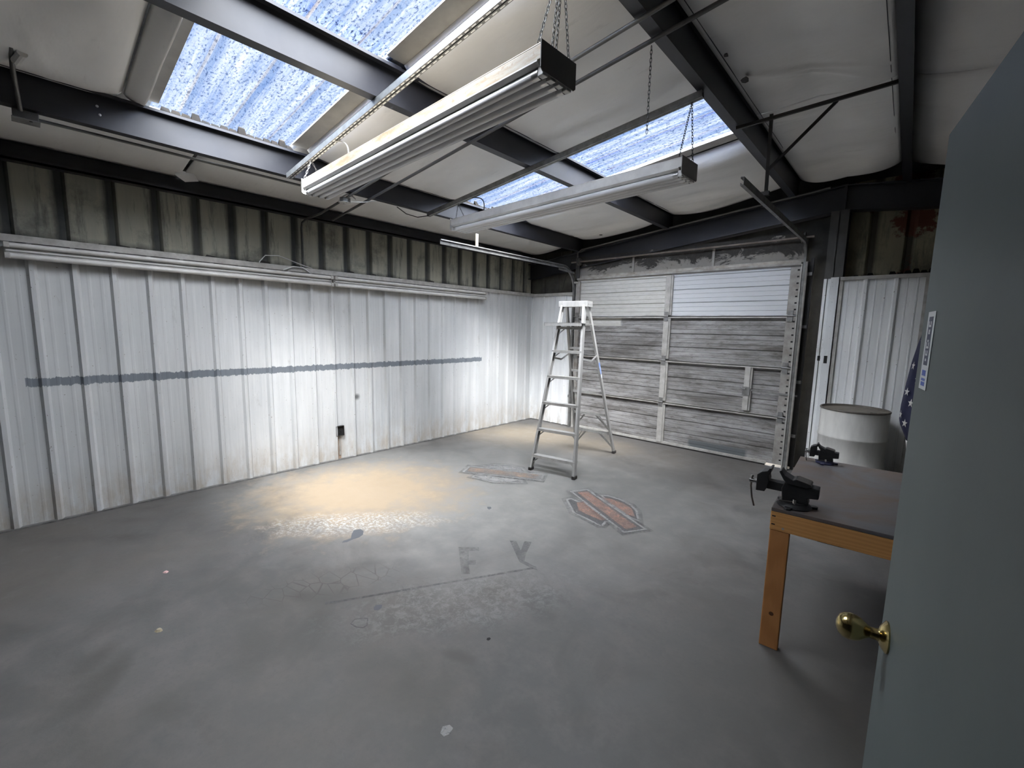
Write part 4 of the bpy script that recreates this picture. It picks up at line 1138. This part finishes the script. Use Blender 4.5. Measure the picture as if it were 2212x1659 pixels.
o = MB().tube([(0.03, -4.42, 2.19), (0.035, -4.42, 2.25), (0.03, -4.36, 2.32), (0.01, -4.22, 2.335), (0.0, -4.05, 2.29), (-0.01, -3.95, 2.265), (-0.03, -3.86, 2.25)], 0.005, 8).build('light_cable', M_cable_w, smooth=True)
tag(o, 'thin white cable looping above the wall strip lights', 'cable')
o = MB().tube([(0.05, -4.2, 2.19), (0.06, -4.1, 2.235), (0.06, -4.0, 2.235), (0.05, -3.92, 2.19)], 0.007, 8).build('light_cable', M_cable_w, smooth=True)
tag(o, 'short thick white cable bridging the top of the wall strip light', 'cable')

# outlet box on the left wall
ob = empty('outlet_box', (0.0, -3.62, 0.36))
tag(ob, 'black open outlet box low on the white left wall above a rust streak', 'outlet')
m = MB().box((0.0, -0.05, -0.06), (0.035, -0.046, 0.06)).box((0.0, 0.046, -0.06), (0.035, 0.05, 0.06)).box((0.0, -0.05, -0.06), (0.035, 0.05, -0.056)).box((0.0, -0.05, 0.056), (0.035, 0.05, 0.06))
m.build('box_rim', M_black, ob)
MB().box((0.0, -0.046, -0.056), (0.012, 0.046, 0.056)).build('box_back', M_hole, ob)
MB().tube([(0.012, 0.0, 0.0), (0.03, 0.015, -0.02), (0.028, -0.02, -0.035)], 0.003, 6).build('wire_stub', M_near_black, ob)
MB().box((0.0, -0.004, -0.30), (0.012, 0.012, -0.06)).build('rusty_pipe_strap', M_gframe2, ob)

# ---------------- step ladder
lad = empty('stepladder', (2.06, -1.579, 0.0), math.atan2(0.0925, 0.5618))
tag(lad, 'open aluminium stepladder with a shelf standing before the roll-up door', 'ladder')
HB, YB_, HT, YT, ZT = 0.284, 0.632, 0.150, 0.055, 1.915
SX, SY = -0.035, -0.095        # the top stands a little towards the steps
def rail_pt(s, fr, z):      # centre of a rail at height z; fr -1 front, +1 rear
    k_ = z / ZT
    return Vector((s * (HB + (HT - HB) * k_) + SX * k_, fr * (YB_ + (YT - YB_) * k_) + SY * k_, z))
for fr in (-1, 1):
    for s in (-1, 1):
        p, q = rail_pt(s, fr, 0.012), rail_pt(s, fr, ZT)
        d = (q - p).normalized()
        # channel section rail: web outwards, flanges inwards
        m = MB(); w = 0.058 if fr < 0 else 0.048; fl_ = 0.024
        def off(a, b): return p + Vector((a, b, 0)), q + Vector((a, b, 0))
        a, b = off(s * 0.0, 0); m.beam(a, b, 0.003, w, (0, 1, 0))
        for e in (-1, 1):
            a, b = off(-s * fl_ / 2, e * w / 2); m.beam(a, b, fl_, 0.003, (0, 1, 0))
        r_ = m.build('rail', M_alu, lad)
        MB().box((-0.02, -0.035, 0), (0.02, 0.035, 0.035)).build('foot', M_black, lad, bevel=0.004, loc=(p.x - s * 0.008, p.y, 0.0))
        if fr > 0 and s > 0:
            c_ = rail_pt(1, 1, 1.17); 
            st_ = MB().beam(c_ + Vector((0.003, -0.0, -0.075)) - d * 0, c_ + Vector((0.003, 0, 0)) + d * 0.075, 0.001, 0.036, (0, 1, 0))
            lb = MB().beam(rail_pt(1, 1, 1.09) + Vector((0.0025, 0, 0)), rail_pt(1, 1, 1.23) + Vector((0.0025, 0, 0)), 0.001, 0.038, (0, 1, 0)).build('label', simple('blue_label', (0.10, 0.20, 0.55), (0.45, 0.55, 0.75), 25, 0.4), r_)
            lb['label'] = 'blue maker label on the rear rail'
            MB().beam(rail_pt(1, 1, 1.04) + Vector((0.0025, 0, 0)), rail_pt(1, 1, 1.08) + Vector((0.0025, 0, 0)), 0.001, 0.034, (0, 1, 0)).build('label', M_paper, r_)
steps = [0.18, 0.48, 0.785, 1.09, 1.385, 1.66]
for i, z in enumerate(steps):
    a, b = rail_pt(-1, -1, z), rail_pt(1, -1, z)
    dep = 0.078
    m = MB().box((a.x, a.y - 0.035, z - 0.003), (b.x, a.y + dep - 0.035, z + 0.002)).box((a.x, a.y - 0.035, z - 0.028), (b.x, a.y - 0.032, z)).box((a.x, a.y + dep - 0.038, z - 0.020), (b.x, a.y + dep - 0.035, z))
    s_ = m.build('step', M_alu, lad)
    for s in (-1, 1):
        e = rail_pt(s, -1, z - 0.10)
        MB().beam((e.x, e.y + 0.02, z - 0.10), ((a.x + b.x) / 2 + s * ((b.x - a.x) / 2 - 0.085), a.y + 0.02, z - 0.02), 0.012, 0.003, (0, 1, 0)).build('knee_brace', M_alu, s_)
rungs = [0.28, 0.53, 0.83, 1.11, 1.40]
for i, z in enumerate(rungs):
    a, b = rail_pt(-1, 1, z), rail_pt(1, 1, z)
    r_ = MB().box((a.x, a.y - 0.012, z - 0.014), (b.x, a.y - 0.009, z + 0.014)).box((a.x, a.y - 0.012, z + 0.011), (b.x, a.y + 0.016, z + 0.014)).build('rear_brace', M_alu, lad)
    if i < 2:
        for s in (-1, 1):
            e = rail_pt(s, 1, z - 0.22)
            MB().beam(e, ((a.x + b.x) / 2 + s * ((b.x - a.x) / 2 - 0.17), a.y, z - 0.01), 0.020, 0.003, (0, 1, 0)).build('diagonal_brace', M_alu, r_)
            MB().beam(e + Vector((0, -0.015, 0.0)), ((a.x + b.x) / 2 + s * ((b.x - a.x) / 2 - 0.12), a.y - 0.015, z - 0.01), 0.012, 0.003, (0, 1, 0)).build('diagonal_brace', M_alu, r_)
# top cap with a turned-down skirt
m = MB().box((-0.185, -0.075, 1.955), (0.185, 0.075, 1.962)).box((-0.185, -0.075, 1.895), (0.185, -0.071, 1.957)).box((-0.185, 0.071, 1.895), (0.185, 0.075, 1.957)).box((-0.185, -0.075, 1.895), (-0.181, 0.075, 1.957)).box((0.181, -0.075, 1.895), (0.185, 0.075, 1.957))
m.v = [(x + SX, y + SY, z) for x, y, z in m.v]
cap = m.build('top_cap', M_alu, lad, bevel=0.003)
for y in (-0.05, 0.0, 0.05):
    MB().lathe([(0, 0.0), (0.007, 0.0), (0.007, 0.003), (0.0, 0.004)], (0.185 + SX, y + SY, 1.93), 'x', 8).build('rivet', M_chain_b, cap)
# pail shelf, folded out
m = MB().box((-0.285, -0.235, 1.700), (0.19, -0.02, 1.708)).box((-0.285, -0.235, 1.672), (0.19, -0.230, 1.708)).box((-0.285, -0.235, 1.672), (-0.280, -0.02, 1.708))
m.v = [(x + SX, y + SY, z) for x, y, z in m.v]
sh = m.build('pail_shelf', M_alu, lad)
for s in (-0.19, 0.19):
    MB().beam((s + SX, -0.03 + SY, 1.695), (s + SX, 0.11 + SY, 1.70), 0.018, 0.004).build('shelf_arm', M_alu, sh)
for s in (-1, 1):
    p, q = rail_pt(s, -1, 1.30), rail_pt(s, 1, 1.33)
    c_ = Vector((s * 0.20 + SX * 0.66, 0.02 + SY * 0.66, 1.265))
    sp_ = MB().beam(p, c_, 0.004, 0.022).beam(c_, q, 0.004, 0.022).build('spreader', M_alu, lad)
    MB().tube([c_ + Vector((-0.006, 0, 0)), c_ + Vector((0.006, 0, 0))], 0.008, 8).build('rivet', M_chain_b, sp_)

# ---------------- steel drum in the corner
drm = empty('steel_drum', (4.66, -0.335, 0.0))
tag(drm, 'off-white open-topped steel drum in the corner behind the workbench', 'drum')
R_ = 0.288
pf = [(0.0, 0.02), (R_ - 0.01, 0.02), (R_, 0.03)]
for z in (0.29, 0.585):
    pf += [(R_, z - 0.022), (R_ + 0.009, z - 0.008), (R_ + 0.009, z + 0.008), (R_, z + 0.022)]
pf += [(R_, 0.862)]
MB().lathe(pf, n=48).build('drum_body', M_drum, drm, smooth=True)
MB().lathe([(R_, 0.858), (R_ + 0.007, 0.862), (R_ + 0.008, 0.872), (R_ + 0.002, 0.878), (R_ - 0.006, 0.876), (R_ - 0.008, 0.865)], n=48).build('rim', M_drum_rim, drm, smooth=True)
MB().lathe([(R_ - 0.007, 0.866), (R_ - 0.012, 0.855), (0.0, 0.853)], n=48).build('lid', M_drum_top, drm)
MB().lathe([(R_ + 0.001, 0.0), (R_ + 0.004, 0.01), (R_ + 0.003, 0.025), (R_ - 0.004, 0.028)], n=48).build('bottom_chime', M_drum_rim, drm, smooth=True)
MB().lathe([(0.0, 0.864), (0.026, 0.864), (0.028, 0.853)], (0.16, -0.08, 0), n=12).build('bung', M_drum_rim, drm)

# ---------------- workbench
BA = math.radians(3.0)
bn = empty('workbench', (4.575, -3.60, 0.0), BA)
tag(bn, 'orange pine workbench with a stained grey top beside the open door', 'workbench')
BZ, BLX, BLY = 0.755, 0.575, 1.22
MB().box((0, 0, BZ - 0.018), (BLX, BLY, BZ)).build('bench_top', M_bench, bn, bevel=0.002)
MB().box((0, 0.0, BZ - 0.115), (BLX, 0.038, BZ - 0.0185)).build('front_apron', M_wood, bn, bevel=0.003)
MB().box((0, BLY - 0.038, BZ - 0.115), (BLX, BLY, BZ - 0.0185)).build('rear_apron', M_wood, bn, bevel=0.003)
MB().box((0.0, 0.0385, BZ - 0.115), (0.036, BLY - 0.0385, BZ - 0.0185)).build('side_apron', M_wood_v, bn, bevel=0.003)
for (x, y) in ((0.0, 0.0),):
    lg = MB().box((x + 0.002, y + 0.002, 0.0), (x + 0.088, y + 0.040, BZ - 0.1155)).build('leg', M_wood_v, bn, bevel=0.004)
    if (x, y) == (0.0, 0.0):
        MB().lathe([(0, 0.0), (0.011, -0.0005), (0.011, 0.001), (0, 0.001)], (x + 0.045, y + 0.002, 0.19), 'y', 10).build('knot', simple('dark_knot', (0.10, 0.04, 0.015), rough=0.6), lg)
for z in (BZ - 0.045, BZ - 0.088):
    MB().box((0.006, -0.0006, z), (0.022, 0.0, z + 0.006)).build('nail_gouge', M_hole, bn)
MB().lathe([(0, -0.001), (0.006, -0.001), (0.006, 0.0), (0, 0.0)], (0.058, 0, BZ - 0.098), 'y', 8).build('screw_head', M_chain_b, bn)
MB().box((BLX + 0.002, 0.10, BZ - 0.115), (BLX + 0.030, BLY - 0.04, BZ - 0.0185)).build('wall_ledger', M_wood, bn)
MB().box((0.20, 0.05, BZ - 0.135), (0.30, 0.09, BZ - 0.117)).build('cleat', M_black, bn)

# ---------------- bench vises
def vise(loc, rz, sc, main, base_mat, label, jaw_open):
    root = empty('bench_vise', loc, rz)
    root.scale = (sc, sc, sc)
    tag(root, label, 'vise', 'bench vises')
    # x: screw axis, -x is the handle end
    MB().lathe([(0.0, 0.0), (0.075, 0.0), (0.078, 0.006), (0.070, 0.016), (0.060, 0.022), (0.058, 0.03), (0.0, 0.032)], n=28).build('swivel_base', base_mat, root, smooth=True)
    for a in (0.3, 2.4, 4.5):
        MB().prism([(0.055, -0.02), (0.098, -0.014), (0.104, 0.0), (0.098, 0.014), (0.055, 0.02)], 0.0, 0.012).build('mounting_lug', base_mat, root, rot=(0, 0, a), bevel=0.002)
    MB().prism([(-0.052, 0.028), (0.062, 0.028), (0.055, 0.062), (0.10, 0.068), (0.10, 0.118), (-0.045, 0.128), (-0.058, 0.09)], -0.036, 0.036, 'y').build('body', main, root, bevel=0.004)
    MB().prism([(-0.075, 0.176), (-0.066, 0.182), (-0.048, 0.160), (-0.012, 0.142), (0.0, 0.150), (0.060, 0.136), (0.068, 0.126), (0.050, 0.114), (-0.035, 0.118), (-0.052, 0.135)], -0.042, 0.042, 'y').build('rear_jaw', main, root, bevel=0.003)
    MB().prism([(0.006, 0.1505), (0.062, 0.1375), (0.068, 0.130), (0.060, 0.1355), (0.004, 0.148)], -0.043, 0.043, 'y').build('anvil_face', M_vise_worn, root)
    MB().box((-0.04 - jaw_open - 0.09, -0.026, 0.068), (0.10, 0.026, 0.112)).build('slide_beam', main, root, bevel=0.003)
    jx = -0.075 - jaw_open
    MB().prism([(jx - 0.052, 0.052), (jx - 0.012, 0.055), (jx - 0.006, 0.070), (jx + 0.004, 0.118), (jx + 0.000, 0.140), (jx + 0.008, 0.158), (jx + 0.014, 0.186), (jx + 0.004, 0.184), (jx - 0.006, 0.166), (jx - 0.030, 0.158), (jx - 0.052, 0.138)], -0.042, 0.042, 'y').build('front_jaw', main, root, bevel=0.003)
    sc_ = MB().tube([(jx - 0.05, 0, 0.088), (jx - 0.092, 0, 0.088)], 0.0125, 14).build('screw_head', M_chrome, root, smooth=True)
    MB().tube([(jx - 0.080, 0.0, 0.112), (jx - 0.082, -0.004, 0.06), (jx - 0.072, -0.01, 0.0), (jx - 0.058, -0.012, -0.045)], 0.0045, 8).build('handle', M_vise_worn, sc_, smooth=True)
    MB().lathe([(0, -0.006), (0.007, -0.004), (0.008, 0.0), (0.007, 0.004), (0, 0.006)], (jx - 0.080, 0.0, 0.114), n=10).build('handle_knob', M_chrome, sc_, smooth=True)
    lv = MB().tube([(0.005, -0.05, 0.036), (-0.06, -0.062, 0.032)], 0.004, 8).build('lock_lever', M_vise_worn, root)
    MB().tube([(0.005, -0.05, 0.026), (0.005, -0.05, 0.05)], 0.009, 10).build('lock_bolt', M_chrome, lv)
    return root
vise((4.655, -3.495, BZ), math.radians(3), 1.0, M_vise, M_vise, 'black bench vise on the near corner of the workbench, jaws wide open', 0.045)
vise((4.665, -2.46, BZ), math.radians(4), 0.72, M_vise, M_vise_blue, 'smaller dark blue bench vise on the far edge of the workbench', 0.0)

# ---------------- flag hanging on the partition
fg = empty('flag', (5.19, -2.62, 0.84))
tag(fg, 'American flag bunched on the partition, star field peeking past the open door', 'flag')
sil = [(1.95, 5.150), (1.74, 5.085), (1.60, 5.052), (1.48, 5.034), (1.35, 5.022), (1.22, 5.012), (1.13, 5.012), (1.09, 5.028), (1.04, 5.050), (0.95, 5.064), (0.85, 5.074)]
def sil_x(z):
    for (z1, x1), (z0, x0) in zip(sil[:-1], sil[1:]):
        if z0 <= z <= z1: return x0 + (x1 - x0) * (z - z0) / (z1 - z0)
    return sil[-1][1] if z < sil[-1][0] else sil[0][1]
def flag_pt(u, z):      # u 0 at the wall on the viewer's side, 0.5 at the belly, 1 at the wall beyond
    bx = sil_x(z); w = 5.194 - bx
    a = math.pi * u
    x = 5.194 - w * math.sin(a) ** 0.8
    y = -2.62 - 0.20 * math.cos(a) + 0.012 * math.sin(9 * a + z * 5)
    return Vector((x, y, z))
def flag_part(name, z0, z1, mat, nz):
    m = MB(); nu = 24
    vs_ = [rel(flag_pt(i / nu, z0 + (z1 - z0) * j / nz), fg) for j in range(nz + 1) for i in range(nu + 1)]
    m.add(vs_, [(j * (nu + 1) + i, j * (nu + 1) + i + 1, (j + 1) * (nu + 1) + i + 1, (j + 1) * (nu + 1) + i) for j in range(nz) for i in range(nu)])
    o = m.build(name, mat, fg, smooth=False)
    for p in o.data.polygons: p.use_smooth = True
    s = o.modifiers.new('thick', 'SOLIDIFY'); s.thickness = 0.002; s.offset = 0
    return o
un = flag_part('union', 1.03, 1.76, M_navy, 26)
flag_part('heading', 1.76, 1.94, M_flagwhite, 8)
flag_part('stripe', 0.965, 1.03, M_flagwhite, 3)
flag_part('stripe', 0.93, 0.965, M_navy, 3)
flag_part('stripe', 0.85, 0.93, M_flagwhite, 3)
def star(u, z, r):
    e = 1e-3
    c = flag_pt(u, z); tu = (flag_pt(u + e, z) - flag_pt(u - e, z)).normalized(); tz = (flag_pt(u, z + e) - flag_pt(u, z - e)).normalized()
    n_ = tu.cross(tz).normalized()
    if n_.y > 0: n_ = -n_
    pts = []
    for k_ in range(10):
        a = math.pi / 2 + math.pi * k_ / 5; rr = r if k_ % 2 == 0 else r * 0.40
        # follow the curve of the cloth
        du = rr * math.cos(a); p = c + tu * du + tz * (rr * math.sin(a)) + n_ * 0.004
        pts.append(p)
    ctr = c + n_ * 0.006
    m = MB().add([rel(p, fg) for p in pts] + [rel(ctr, fg)], [(k_, (k_ + 1) % 10, 10) for k_ in range(10)])
    o = m.build('star', M_flagwhite, un, recalc=False)
    return o
for (u, z) in ((0.30, 1.60), (0.17, 1.545), (0.36, 1.465), (0.24, 1.39), (0.14, 1.44), (0.36, 1.315), (0.26, 1.255), (0.15, 1.30), (0.40, 1.18), (0.30, 1.135), (0.18, 1.17)):
    star(u, z, 0.026)

# ---------------- small litter on the floor
def litter(name, p, r, h, mat, label, cat='debris'):
    m = MB(); n_ = 7
    rnd = random.Random(hash(label) % 1000 if False else len(label))
    a = [(p[0] + r * rnd.uniform(0.6, 1.2) * math.cos(6.283 * k_ / n_), p[1] + r * rnd.uniform(0.5, 1.1) * math.sin(6.283 * k_ / n_)) for k_ in range(n_)]
    b = [(p[0] + (x - p[0]) * 0.55, p[1] + (y - p[1]) * 0.55) for x, y in a]
    m.add([(x, y, 0.0) for x, y in a] + [(x, y, h) for x, y in b], [tuple(range(n_)), tuple(range(n_, 2 * n_))] + [(i, (i + 1) % n_, n_ + (i + 1) % n_, n_ + i) for i in range(n_)])
    o = m.build(name, mat); tag(o, label, cat); return o
litter('paper_scrap', (1.55, -5.58), 0.018, 0.006, simple('pink_scrap', (0.60, 0.38, 0.36), rough=0.7), 'tiny pink paper scrap on the floor at the left')
litter('wood_chip', (2.21, -5.72), 0.024, 0.010, simple('tan_chip', (0.38, 0.33, 0.23), rough=0.7), 'small tan wood chip on the floor at the left')
